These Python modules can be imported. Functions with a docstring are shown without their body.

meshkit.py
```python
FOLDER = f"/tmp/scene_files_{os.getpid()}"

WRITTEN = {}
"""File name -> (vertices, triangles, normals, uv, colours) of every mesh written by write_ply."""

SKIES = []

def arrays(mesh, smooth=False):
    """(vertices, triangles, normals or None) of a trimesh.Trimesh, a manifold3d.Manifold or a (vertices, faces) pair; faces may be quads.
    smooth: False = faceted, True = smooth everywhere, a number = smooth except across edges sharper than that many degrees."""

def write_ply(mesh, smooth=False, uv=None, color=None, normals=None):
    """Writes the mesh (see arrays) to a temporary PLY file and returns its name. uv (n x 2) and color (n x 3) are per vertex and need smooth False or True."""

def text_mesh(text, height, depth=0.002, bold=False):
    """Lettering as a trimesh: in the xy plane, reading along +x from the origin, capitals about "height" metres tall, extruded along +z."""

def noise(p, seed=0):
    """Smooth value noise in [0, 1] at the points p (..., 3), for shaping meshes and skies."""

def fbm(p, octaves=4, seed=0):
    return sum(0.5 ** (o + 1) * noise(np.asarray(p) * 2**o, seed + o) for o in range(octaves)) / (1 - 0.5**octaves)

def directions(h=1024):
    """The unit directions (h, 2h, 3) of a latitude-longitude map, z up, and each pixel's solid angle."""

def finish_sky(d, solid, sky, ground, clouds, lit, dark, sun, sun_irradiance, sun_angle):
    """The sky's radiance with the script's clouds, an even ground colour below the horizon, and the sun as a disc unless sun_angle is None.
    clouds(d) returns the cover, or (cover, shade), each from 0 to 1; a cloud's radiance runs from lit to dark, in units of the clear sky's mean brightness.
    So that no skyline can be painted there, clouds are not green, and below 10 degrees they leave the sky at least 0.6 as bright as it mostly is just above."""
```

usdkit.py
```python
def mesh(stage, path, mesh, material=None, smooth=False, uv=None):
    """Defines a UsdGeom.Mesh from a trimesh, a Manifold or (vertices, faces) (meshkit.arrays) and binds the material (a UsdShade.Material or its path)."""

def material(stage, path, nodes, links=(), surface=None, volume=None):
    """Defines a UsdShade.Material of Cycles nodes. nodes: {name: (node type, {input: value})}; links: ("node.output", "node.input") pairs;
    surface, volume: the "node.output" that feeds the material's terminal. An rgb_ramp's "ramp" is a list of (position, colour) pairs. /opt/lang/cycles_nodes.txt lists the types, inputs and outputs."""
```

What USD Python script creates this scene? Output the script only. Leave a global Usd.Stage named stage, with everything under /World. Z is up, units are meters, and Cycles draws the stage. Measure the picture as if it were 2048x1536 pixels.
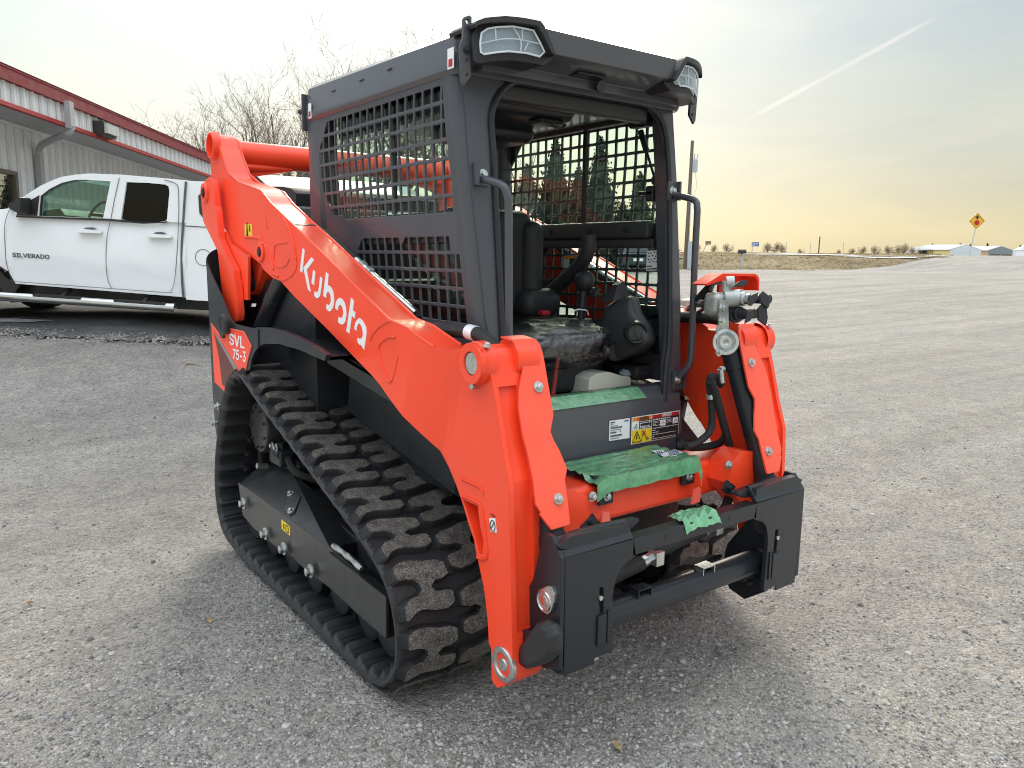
import math, random
import numpy as np, trimesh, manifold3d, usdkit, meshkit
from shapely.geometry import Polygon, LineString, Point, box as sbox
from shapely.ops import unary_union
from shapely import affinity
from pxr import Usd, UsdGeom, UsdLux, Gf, Sdf, Vt, UsdShade

stage = Usd.Stage.CreateInMemory()
UsdGeom.SetStageUpAxis(stage, UsdGeom.Tokens.z)
UsdGeom.SetStageMetersPerUnit(stage, 1.0)
UsdGeom.Xform.Define(stage, '/World'); UsdGeom.Scope.Define(stage, '/World/Looks')
V3 = np.array
# ------------------------------------------------------------------ camera
# the machine stands at the origin: x to its left side, y towards its rear, z up; the camera is in front of it to its right
FOC, YAW, PITCH, ROLL = 1550.6, 0.641314, 0.162575, -0.0120023
EYE = V3([-1.846, -1.493, 1.40])
cy, sy, cp, sp = math.cos(YAW), math.sin(YAW), math.cos(PITCH), math.sin(PITCH)
_f = V3([sy*cp, cy*cp, -sp]); _r = V3([cy, -sy, 0.0]); _d = np.cross(_f, _r)
_cr, _sr = math.cos(ROLL), math.sin(ROLL)
RIGHT, DOWN, FWD = _cr*_r + _sr*_d, -_sr*_r + _cr*_d, _f
FH, RH = V3([sy, cy, 0.0]), V3([cy, -sy, 0.0])          # level forward and level right
cam = UsdGeom.Camera.Define(stage, '/World/camera')
m = np.eye(4); m[0, :3] = RIGHT; m[1, :3] = -DOWN; m[2, :3] = -FWD; m[3, :3] = EYE
cam.AddTransformOp().Set(Gf.Matrix4d(*map(float, m.ravel())))
cam.CreateHorizontalApertureAttr(36.0); cam.CreateVerticalApertureAttr(27.0)
cam.CreateFocalLengthAttr(36.0*FOC/2048); cam.CreateClippingRangeAttr(Gf.Vec2f(0.05, 3000))
cam.CreateExposureAttr(2.16)
# ------------------------------------------------------------------ sky and sun
SUN_AZ, SUN_EL = YAW + 0.02, math.radians(27.0)          # azimuth = atan2(x, y)
SUN_DIR = V3([math.sin(SUN_AZ)*math.cos(SUN_EL), math.cos(SUN_AZ)*math.cos(SUN_EL), math.sin(SUN_EL)])
sun = UsdLux.DistantLight.Define(stage, '/World/sun')
zb = SUN_DIR; xb = np.cross([0, 0, 1.0], zb); xb /= np.linalg.norm(xb); yb = np.cross(zb, xb)
m = np.eye(4); m[0, :3] = xb; m[1, :3] = yb; m[2, :3] = zb
sun.AddTransformOp().Set(Gf.Matrix4d(*map(float, m.ravel())))
sun.CreateIntensityAttr(0.21); sun.CreateAngleAttr(28.0); sun.CreateNormalizeAttr(True); sun.CreateColorAttr(Gf.Vec3f(1.0, 0.90, 0.74))
sky = UsdLux.DomeLight.Define(stage, '/World/sky'); sky.CreateIntensityAttr(1.0)
SKY_RAMP = [(0.0, (3.25, 2.85, 1.75)), (0.05, (3.15, 2.85, 1.9)), (0.12, (2.8, 2.8, 2.25)), (0.22, (2.45, 2.7, 2.6)), (0.42, (2.25, 2.65, 2.95)), (0.70, (5.4, 5.9, 6.3)), (1.0, (8.4, 8.8, 9.2))]
SKY_SUN = (2.0, 1.95, 1.65)
def _dir(u, v):
    q = (u-1024)/FOC*RIGHT + (v-768)/FOC*DOWN + FWD; return q/np.linalg.norm(q)
CT_A, CT_B = _dir(1520, 225), _dir(1835, 55); CT_N = np.cross(CT_A, CT_B); CT_N /= np.linalg.norm(CT_N); CT_M = CT_A+CT_B; CT_M /= np.linalg.norm(CT_M)   # a thin old contrail
skym = usdkit.material(stage, '/World/Looks/sky_look', {
    'tc': ('texture_coordinate', {}),
    'sk': ('sky_texture', {'sky_type': 'single_scattering', 'sun_disc': False, 'sun_elevation': SUN_EL, 'sun_rotation': SUN_AZ, 'aerosol_density': 2.0}),
    'sep': ('separate_xyz', {}),
    'elev': ('rgb_ramp', {'ramp': SKY_RAMP}),
    'st': ('mapping', {'scale': (1.0, 1.0, 4.5), 'rotation': (0.05, -0.12, 0.6)}),
    'n1': ('noise_texture', {'scale': 2.1, 'detail': 6.0, 'roughness': 0.55, 'distortion': 0.6}),
    'cl': ('rgb_ramp', {'ramp': [(0.32, (0.86, 0.90, 0.97)), (0.60, (1.07, 1.05, 1.02))]}),
    'cm': ('mix', {'mix_type': 'multiply', 'fac': 1.0}),
    'dot': ('vector_math', {'math_type': 'dot_product', 'vector2': (math.sin(YAW-.30)*.92, math.cos(YAW-.30)*.92, .38)}),
    'pw': ('map_range', {'from_min': 0.62, 'from_max': 1.0, 'to_min': 0.0, 'to_max': 1.0, 'clamp': True}),
    'pw2': ('math', {'math_type': 'power', 'value2': 2.0}),
    'glow': ('mix', {'mix_type': 'mix', 'color1': (0, 0, 0), 'color2': SKY_SUN}),
    'add': ('mix', {'mix_type': 'add', 'fac': 1.0}),
    'cd': ('vector_math', {'math_type': 'dot_product', 'vector2': tuple(CT_N)}), 'cs': ('vector_math', {'math_type': 'dot_product', 'vector2': tuple(CT_M)}), 'ca': ('math', {'math_type': 'absolute'}),
    'cw': ('map_range', {'from_min': 0.0, 'from_max': 0.0036, 'to_min': 1.0, 'to_max': 0.0, 'clamp': True}), 'cx': ('map_range', {'from_min': 0.9938, 'from_max': 0.9972, 'to_min': 0.0, 'to_max': 1.0, 'clamp': True}),
    'cn': ('noise_texture', {'scale': 14.0, 'detail': 3.0}), 'cm1': ('math', {'math_type': 'multiply'}), 'cm2': ('math', {'math_type': 'multiply'}), 'cmx': ('mix', {'mix_type': 'mix', 'color2': (4.3, 4.1, 3.8)}),
    'mx': ('mix', {'mix_type': 'mix', 'fac': 0.94}),
    'bg': ('background_shader', {'strength': 0.05})},
    [('tc.generated', 'sep.vector'), ('sep.z', 'elev.fac'), ('tc.generated', 'st.vector'), ('st.vector', 'n1.vector'), ('n1.fac', 'cl.fac'),
     ('elev.color', 'cm.color1'), ('cl.color', 'cm.color2'), ('tc.generated', 'dot.vector1'), ('dot.value', 'pw.value'), ('pw.result', 'pw2.value1'), ('pw2.value', 'glow.fac'),
     ('cm.color', 'add.color1'), ('glow.color', 'add.color2'), ('sk.color', 'mx.color1'), ('tc.generated', 'cd.vector1'), ('tc.generated', 'cs.vector1'), ('cd.value', 'ca.value1'), ('ca.value', 'cw.value'), ('cs.value', 'cx.value'), ('tc.generated', 'cn.vector'), ('cw.result', 'cm1.value1'), ('cx.result', 'cm1.value2'), ('cm1.value', 'cm2.value1'), ('cn.fac', 'cm2.value2'), ('cm2.value', 'cmx.fac'), ('add.color', 'cmx.color1'), ('cmx.color', 'mx.color2'), ('mx.color', 'bg.color')],
    surface='bg.background')
UsdShade.MaterialBindingAPI.Apply(sky.GetPrim()).Bind(skym)
for p_, lab in ((sky, 'pale hazy overcast sky with a warm low glow'),):
    p_.GetPrim().SetCustomDataByKey('kind', 'structure'); p_.GetPrim().SetCustomDataByKey('label', lab)

# ------------------------------------------------------------------ helpers
def ray(u, v):
    return (u-1024)/FOC*RIGHT + (v-768)/FOC*DOWN + FWD
def at(u, v, axis, val):                                   # photo pixel (2048 wide) -> point where that sight line meets the plane axis = val
    d = ray(u, v); return EYE + (val-EYE[axis])/d[axis]*d
def at_plane(u, v, p0, n):
    d = ray(u, v); return EYE + ((p0-EYE)@n)/(d@n)*d
def at_depth(u, v, dist):                                  # vertical plane at a level distance in front of the camera
    return at_plane(u, v, EYE + dist*FH, FH)
def Z(ox, oy, s, pts): return [(ox+s*a, oy+s*b) for a, b in pts]
def ax(pts, axis, val):                                    # list of pixels -> the two other coordinates on the plane
    k = [i for i in range(3) if i != axis]
    return [tuple(at(u, v, axis, val)[k]) for u, v in pts]

NAMES = {}
def number(parent, name):
    k = (parent, name); n = NAMES.get(k, 0); NAMES[k] = n+1
    return f'{parent}/{name}' + (f'_{n:03d}' if n else '')
def tag(prim, label=None, cat=None, group=None, kind=None):
    for k, v in (('label', label), ('category', cat), ('group', group), ('kind', kind)):
        if v: prim.SetCustomDataByKey(k, v)
    return prim
def thing(name, label, cat, loc=(0, 0, 0), rz=0.0, group=None):
    x = UsdGeom.Xform.Define(stage, number('/World', name)); x.AddTranslateOp().Set(Gf.Vec3d(*map(float, loc)))
    if rz: x.AddRotateZOp().Set(math.degrees(rz))
    tag(x.GetPrim(), label, cat, group); return str(x.GetPath())
def obj(name, mesh, mat, parent='/World', smooth=30, label=None, cat=None, group=None, kind=None):
    p = number(parent, name)
    usdkit.mesh(stage, p, mesh, mat, smooth=smooth)
    tag(stage.GetPrimAtPath(p), label, cat, group, kind); return p
def dup(src, loc, rz=0.0, label=None, name=None, group=None, scale=None):
    s = stage.GetPrimAtPath(src); d = s.GetCustomData()
    base = name or s.GetName().rsplit('_0', 1)[0]
    x = UsdGeom.Xform.Define(stage, number('/World', base)); x.AddTranslateOp().Set(Gf.Vec3d(*map(float, loc))); x.AddRotateZOp().Set(math.degrees(rz))
    if scale: x.AddScaleOp().Set(Gf.Vec3f(*scale))
    x.GetPrim().GetReferences().AddInternalReference(s.GetPath()); x.GetPrim().SetInstanceable(True)
    tag(x.GetPrim(), label or d.get('label'), d.get('category'), group or d.get('group')); return str(x.GetPath())

def tm(v, f): return trimesh.Trimesh(np.asarray(v, float), np.asarray(f, int), process=False)
def cat_(*ms): return trimesh.util.concatenate([x for x in ms if x is not None])
def poly(pts, holes=()):
    p = Polygon(pts, [list(h) for h in holes])
    return p if p.is_valid else p.buffer(0)
def prism(pts, axis, a, b, holes=()):
    p = pts if not isinstance(pts, (list, tuple, np.ndarray)) else poly(pts, holes)
    a, b = min(a, b), max(a, b)
    ms = []
    for g in getattr(p, 'geoms', [p]):
        if g.area < 1e-9: continue
        ms.append(trimesh.creation.extrude_polygon(g, b-a, engine='earcut'))
    e = cat_(*ms); v = e.vertices
    if axis == 0: return tm(np.c_[v[:, 2]+a, v[:, 0], v[:, 1]], e.faces)
    if axis == 1: return tm(np.c_[v[:, 0], v[:, 2]+a, v[:, 1]], e.faces[:, ::-1])
    return tm(np.c_[v[:, :2], v[:, 2]+a], e.faces)
def slab(pts3, n, t):                                      # planar 3D outline -> plate of thickness t behind it (against n)
    pts3 = np.asarray(pts3, float); n = np.asarray(n, float)/np.linalg.norm(n)
    e1 = pts3[1]-pts3[0]; e1 -= n*(e1@n); e1 /= np.linalg.norm(e1); e2 = np.cross(n, e1); o = pts3[0]
    q = np.c_[(pts3-o)@e1, (pts3-o)@e2]
    e = trimesh.creation.extrude_polygon(poly(q), t, engine='earcut'); v = e.vertices
    return tm(o + v[:, :1]*e1 + v[:, 1:2]*e2 + (v[:, 2:]-t)*n, e.faces)
def bx(x0, x1, y0, y1, z0, z1):
    m = trimesh.creation.box((abs(x1-x0), abs(y1-y0), abs(z1-z0))); m.apply_translation(((x0+x1)/2, (y0+y1)/2, (z0+z1)/2)); return m
def rbx(x0, x1, y0, y1, z0, z1, r=0.01, n=8):
    b = manifold3d.Manifold.batch_hull([manifold3d.Manifold.sphere(r, n).translate((x, y, z)) for x in (x0+r, x1-r) for y in (y0+r, y1-r) for z in (z0+r, z1-r)])
    a = meshkit.arrays(b); return tm(a[0], a[1])
def hullm(pts):
    return trimesh.convex.convex_hull(np.asarray(pts, float))
def obb(p, q, w, h, up=(0, 0, 1)):                         # bar from p to q, width w, height h
    p, q = V3(p, float), V3(q, float); d = q-p; L = np.linalg.norm(d); d /= L
    s = np.cross(d, V3(up, float)); s /= np.linalg.norm(s); t = np.cross(s, d)
    m = trimesh.creation.box((L, w, h)); v = m.vertices
    return tm((p+q)/2 + v[:, :1]*d + v[:, 1:2]*s + v[:, 2:]*t, m.faces[:, ::1])
def cyl(p, q, r, r2=None, n=20):
    p, q = V3(p, float), V3(q, float); r2 = r if r2 is None else r2
    d = q-p; d /= np.linalg.norm(d); a = np.cross(d, [0, 0, 1.0] if abs(d[2]) < .9 else [1.0, 0, 0]); a /= np.linalg.norm(a); b = np.cross(d, a)
    t = np.arange(n)/n*2*np.pi; c = np.cos(t)[:, None]*a + np.sin(t)[:, None]*b
    v = np.vstack([p+r*c, q+r2*c, p[None], q[None]]); f = []
    for i in range(n):
        j = (i+1) % n; f += [[i, j, n+j], [i, n+j, n+i], [2*n, j, i], [2*n+1, n+i, n+j]]
    return tm(v, f)
def lathe(p, d, prof, n=28):                               # prof: (distance along d, radius)
    p, d = V3(p, float), V3(d, float); d /= np.linalg.norm(d)
    a = np.cross(d, [0, 0, 1.0] if abs(d[2]) < .9 else [1.0, 0, 0]); a /= np.linalg.norm(a); b = np.cross(d, a)
    t = np.arange(n)/n*2*np.pi; c = np.cos(t)[:, None]*a + np.sin(t)[:, None]*b
    v = np.vstack([p + s*d + r*c for s, r in prof]); f = []
    for k in range(len(prof)-1):
        for i in range(n):
            j = (i+1) % n; f += [[k*n+i, k*n+j, (k+1)*n+j], [k*n+i, (k+1)*n+j, (k+1)*n+i]]
    return tm(v, f)
def smooth_path(pts, n=8, closed=False):
    P = np.asarray(pts, float); N = len(P); out = []
    for i in range(N if closed else N-1):
        g = (lambda k: P[k % N]) if closed else (lambda k: P[min(max(k, 0), N-1)])
        p0, p1, p2, p3 = g(i-1), g(i), g(i+1), g(i+2)
        for t in np.arange(n)/n:
            out.append(.5*((2*p1)+(-p0+p2)*t+(2*p0-5*p1+4*p2-p3)*t*t+(-p0+3*p1-3*p2+p3)*t**3))
    if not closed: out.append(P[-1])
    return V3(out)
def tube(pts, r, n=12, sm=0, caps=True):
    P = smooth_path(pts, sm) if sm else np.asarray(pts, float)
    R = np.full(len(P), r) if np.ndim(r) == 0 else np.interp(np.linspace(0, 1, len(P)), np.linspace(0, 1, len(r)), r)
    T = np.gradient(P, axis=0); T /= np.maximum(np.linalg.norm(T, axis=1)[:, None], 1e-9)
    a = np.cross(T[0], [0, 0, 1.0] if abs(T[0][2]) < .9 else [1.0, 0, 0]); a /= np.linalg.norm(a); v = []
    t = np.arange(n)/n*2*np.pi
    for i in range(len(P)):
        a = a - T[i]*(a@T[i]); a /= np.linalg.norm(a); b = np.cross(T[i], a)
        v.append(P[i] + R[i]*(np.cos(t)[:, None]*a + np.sin(t)[:, None]*b))
    v = np.vstack(v); f = []
    for k in range(len(P)-1):
        for i in range(n):
            j = (i+1) % n; f += [[k*n+i, k*n+j, (k+1)*n+j], [k*n+i, (k+1)*n+j, (k+1)*n+i]]
    if caps:
        m0 = len(v); v = np.vstack([v, P[:1], P[-1:]])
        for i in range(n):
            j = (i+1) % n; f += [[m0, j, i], [m0+1, (len(P)-1)*n+i, (len(P)-1)*n+j]]
    return tm(v, f)
def mir(mesh):
    return tm(np.asarray(mesh.vertices)*[-1, 1, 1], np.asarray(mesh.faces)[:, ::-1])
def mirp(p): return V3(p, float)*[-1, 1, 1]
def bolt(p, d, r=.011, washer=True):                       # flanged hex head
    d = V3(d, float); d /= np.linalg.norm(d); p = V3(p, float)
    ms = [cyl(p+d*r*.25, p+d*r*1.1, r*.82, n=6)]
    if washer: ms.append(cyl(p-d*.001, p+d*r*.28, r*1.3, n=14))
    ms.append(cyl(p+d*r*1.08, p+d*r*1.2, r*.6, r*.5, n=8))
    return cat_(*ms)
def text(s, h, o, ex, ey, depth=.0012, bold=True, center=False, width=None):
    t = meshkit.text_mesh(s, h, depth, bold); v = np.array(t.vertices); w = v[:, 0].max()
    if width: v[:, 0] *= width/w; w = width
    if center: v[:, 0] -= w/2
    o, ex, ey = V3(o, float), V3(ex, float), V3(ey, float); n = np.cross(ex, ey); n /= np.linalg.norm(n)
    return tm(o + v[:, :1]*ex + v[:, 1:2]*ey + v[:, 2:]*n, t.faces)

# ------------------------------------------------------------------ materials
def look(name, col, rough=.5, metal=0.0, coat=0.0, var=.08, vscale=6.0, bump=0.0, bscale=200.0, bevel=0.0, dust=0.0, spec=.5, col2=None, coat_rough=.12):
    N = {'pb': ('principled_bsdf', {'roughness': rough, 'metallic': metal, 'coat_weight': coat, 'coat_roughness': coat_rough, 'specular_ior_level': spec}),
         'g': ('geometry', {}), 'n': ('noise_texture', {'scale': vscale, 'detail': 4.0, 'roughness': .6})}
    c = V3(col, float); lo, hi = (np.clip(c*(1-var), 0, 1), np.clip(c*(1+var), 0, 1)) if col2 is None else (c, V3(col2, float))
    N['r'] = ('rgb_ramp', {'ramp': [(.3, tuple(lo)), (.7, tuple(hi))]})
    L = [('g.position', 'n.vector'), ('n.fac', 'r.fac')]; last = 'r.color'
    if dust:
        N['dn'] = ('noise_texture', {'scale': 35.0, 'detail': 5.0, 'roughness': .7}); N['dr'] = ('map_range', {'from_min': .50, 'from_max': .75, 'to_min': 0.0, 'to_max': dust, 'clamp': True})
        N['dm'] = ('mix', {'mix_type': 'mix', 'color2': (.30, .27, .24)})
        L += [('g.position', 'dn.vector'), ('dn.fac', 'dr.value'), ('dr.result', 'dm.fac'), (last, 'dm.color1')]; last = 'dm.color'
    L.append((last, 'pb.base_color'))
    N['rr'] = ('map_range', {'from_min': .3, 'from_max': .7, 'to_min': max(rough*.8, .02), 'to_max': min(rough*1.2, 1), 'clamp': True}); L += [('n.fac', 'rr.value'), ('rr.result', 'pb.roughness')]
    nrm = None
    if bevel: N['bv'] = ('bevel', {'samples': 4, 'radius': bevel}); nrm = 'bv.bevel'
    if bump:
        N['bn'] = ('noise_texture', {'scale': bscale, 'detail': 3.0}); N['bp'] = ('bump', {'strength': bump, 'distance': .002})
        L += [('g.position', 'bn.vector'), ('bn.fac', 'bp.height')]
        if nrm: L.append((nrm, 'bp.normal'))
        nrm = 'bp.normal'
    if nrm:
        L.append((nrm, 'pb.normal'))
        if coat: L.append((nrm, 'pb.coat_normal'))
    return usdkit.material(stage, '/World/Looks/'+name, N, L, surface='pb.BSDF')
def pane_look(name, tint=(.80, .95, .88), rough=.0, refl=.9, base=.05):
    return usdkit.material(stage, '/World/Looks/'+name, {'t': ('transparent_bsdf', {'color': tint}), 'g': ('glossy_bsdf', {'color': (refl,)*3, 'roughness': rough}), 'l': ('layer_weight', {'blend': .5}),
        'p': ('math', {'math_type': 'power', 'value2': 4.0}), 'a': ('math', {'math_type': 'multiply_add', 'value2': .85, 'value3': base}), 'm': ('mix_closure', {})},
        [('l.facing', 'p.value1'), ('p.value', 'a.value1'), ('a.value', 'm.fac'), ('t.BSDF', 'm.closure1'), ('g.BSDF', 'm.closure2')], surface='m.closure')
ORANGE = look('orange_paint', (.92, .060, .016), .42, coat=.22, coat_rough=.14, dust=.03, var=.05, vscale=3, bump=.06, bscale=90, bevel=.004)
PINK = look('faded_orange_paint', (.85, .13, .09), .4, coat=.3, var=.05)
GREY = look('charcoal_paint', (.046, .049, .058), .40, coat=.40, coat_rough=.10, var=.10, vscale=4, bump=.05, bscale=120, bevel=.005)
BLACK = look('black_paint', (.0105, .0125, .0165), .40, coat=.12, var=.15, bump=.06, bscale=150, bevel=.004, dust=.015, spec=.4)
SATIN = look('frame_black_paint', (.021, .021, .022), .30, var=.1, vscale=5, bump=.1, bscale=180, bevel=.006, dust=.03)
PLASTIC = look('black_plastic', (.016, .016, .018), .48, bump=.25, bscale=700, bevel=.004)
GREYPL = look('grey_plastic', (.030, .031, .034), .50, bump=.25, bscale=700, bevel=.006)
VINYL = look('seat_vinyl', (.018, .019, .021), .55, bump=.3, bscale=500)
RUBBER = look('track_rubber', (.0125, .0135, .0165), .45, bump=.30, bscale=160, var=.2, dust=.03, spec=.5)
LUG = usdkit.material(stage, '/World/Looks/dusty_lug_rubber', {'g': ('geometry', {}), 'n': ('noise_texture', {'scale': 230.0, 'detail': 4.0, 'roughness': .7}), 'n2': ('noise_texture', {'scale': 28.0, 'detail': 5.0, 'roughness': .6}), 'uv': ('uvmap', {'attribute': 'st'}), 'se': ('separate_xyz', {}),
    'r': ('rgb_ramp', {'ramp': [(.36, (.030, .029, .028)), (.52, (.16, .148, .132)), (.66, (.36, .335, .30))]}), 'r2': ('map_range', {'from_min': .30, 'from_max': .62, 'to_min': .35, 'to_max': 1.0, 'clamp': True}), 'mu': ('math', {'math_type': 'multiply'}),
    'm': ('mix', {'mix_type': 'mix', 'color1': (.0135, .014, .016)}), 'b': ('bump', {'strength': .9, 'distance': .003}), 'p': ('principled_bsdf', {'roughness': .75, 'specular_ior_level': .3})},
    [('g.position', 'n.vector'), ('g.position', 'n2.vector'), ('uv.UV', 'se.vector'), ('n.fac', 'r.fac'), ('n2.fac', 'r2.value'), ('se.y', 'mu.value1'), ('r2.result', 'mu.value2'), ('mu.value', 'm.fac'), ('r.color', 'm.color2'), ('m.color', 'p.base_color'), ('n.fac', 'b.height'), ('b.normal', 'p.normal')], surface='p.BSDF')
HOSE = look('hose_sleeve', (.012, .012, .013), .7, bump=.6, bscale=900)
CHROME = look('bright_steel', (.72, .73, .72), .16, metal=1.0, var=.05)
ZINC = look('zinc_plate', (.60, .63, .62), .34, metal=1.0, var=.12, vscale=40, bump=.15, bscale=300, bevel=.002)
CAST = look('cast_steel_block', (.42, .44, .42), .45, metal=.8, var=.15, vscale=25, bump=.5, bscale=350, bevel=.004)
WHITE = look('white_vinyl', (.80, .81, .82), .45, var=.02)
PAPER = look('paper_label', (.76, .77, .80), .6, var=.03)
YELLOW = look('yellow_vinyl', (.80, .56, .02), .45, var=.03)
RED = look('red_vinyl', (.42, .015, .02), .45, var=.03)
ORLAB = look('orange_label', (.80, .22, .03), .45, var=.03)
INK = look('black_ink', (.012, .012, .012), .5)
FILM = look('green_protective_film', (.115, .31, .16), .26, var=.30, vscale=30, bump=.7, bscale=38, coat=.9, coat_rough=.10)
JUG = usdkit.material(stage, '/World/Looks/translucent_plastic', {'p': ('principled_bsdf', {'base_color': (.62, .60, .50), 'roughness': .4, 'subsurface_weight': .4, 'subsurface_radius': (.02, .02, .015)})}, [], surface='p.BSDF')
CAPB = look('pale_blue_plastic', (.45, .55, .66), .4)
CABGLASS = pane_look('cab_glass', (.89, .965, .925), .0, .8, .02)
LENS = pane_look('lens_plastic', (.90, .93, .95), .03, .9, .10)
REFL = look('lamp_reflector', (.42, .45, .48), .28, metal=.7, bump=.8, bscale=420)
AMBER = look('red_lamp_insert', (.30, .03, .03), .4)
WRAP = usdkit.material(stage, '/World/Looks/clear_wrap', {'g': ('geometry', {}), 'n': ('noise_texture', {'scale': 26.0, 'detail': 4.0, 'distortion': 1.4}), 'b': ('bump', {'strength': .7, 'distance': .010}),
    't': ('transparent_bsdf', {'color': (.86, .88, .90)}), 'gl': ('glossy_bsdf', {'roughness': .20}), 'm': ('mix_closure', {'fac': .11})},
    [('g.position', 'n.vector'), ('n.fac', 'b.height'), ('b.normal', 'gl.normal'), ('t.BSDF', 'm.closure1'), ('gl.BSDF', 'm.closure2')], surface='m.closure')

def grp(name, parent=None, label=None):
    p = number(parent or L_, name); x = UsdGeom.Xform.Define(stage, p); tag(x.GetPrim(), label); return p

def man(pg, h):
    return manifold3d.Manifold.extrude(manifold3d.CrossSection([np.asarray(g.exterior.coords)[:-1] for g in getattr(pg, 'geoms', [pg])], manifold3d.FillRule.NonZero), h)

def obj_uv(name, mesh, uv, mat, parent):
    p = number(parent, name); usdkit.mesh(stage, p, mesh, mat, smooth=False, uv=uv); return p
# ================================================================== terrain and setting
def ss(x): x = np.clip(x, 0, 1); return x*x*(3-2*x)
def terr_ds(d, s):
    h = .75*ss((d-12)/38) + .95*ss((d-50)/10) + .30*ss((d-60)/8)
    return h + .66*ss((d-4.6)/4.2)*ss((.3-s)/4.8) + .10*ss((d-8)/10)*ss((-s-3)/6)
def terr(x, y):
    x = np.asarray(x, float)-EYE[0]; y = np.asarray(y, float)-EYE[1]
    return terr_ds(x*FH[0]+y*FH[1], x*RH[0]+y*RH[1])
def W(d, s, z=None):
    p = EYE*[1, 1, 0] + d*FH + s*RH; return V3([p[0], p[1], float(terr_ds(d, s)) if z is None else z])
def Wu(u, d, z=None):                                        # by azimuth of a photo column
    return W(d, (u-1024)/FOC*d*.985, z)
def under_px(u, v):                                          # where a photo pixel meets the terrain
    d_ = ray(u, v); lo, hi = .5, 200
    for t in np.linspace(.5, 150, 1200):
        p = EYE + t*d_
        if p[2] < terr(p[0], p[1]): return p
    return EYE + 60*d_
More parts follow.
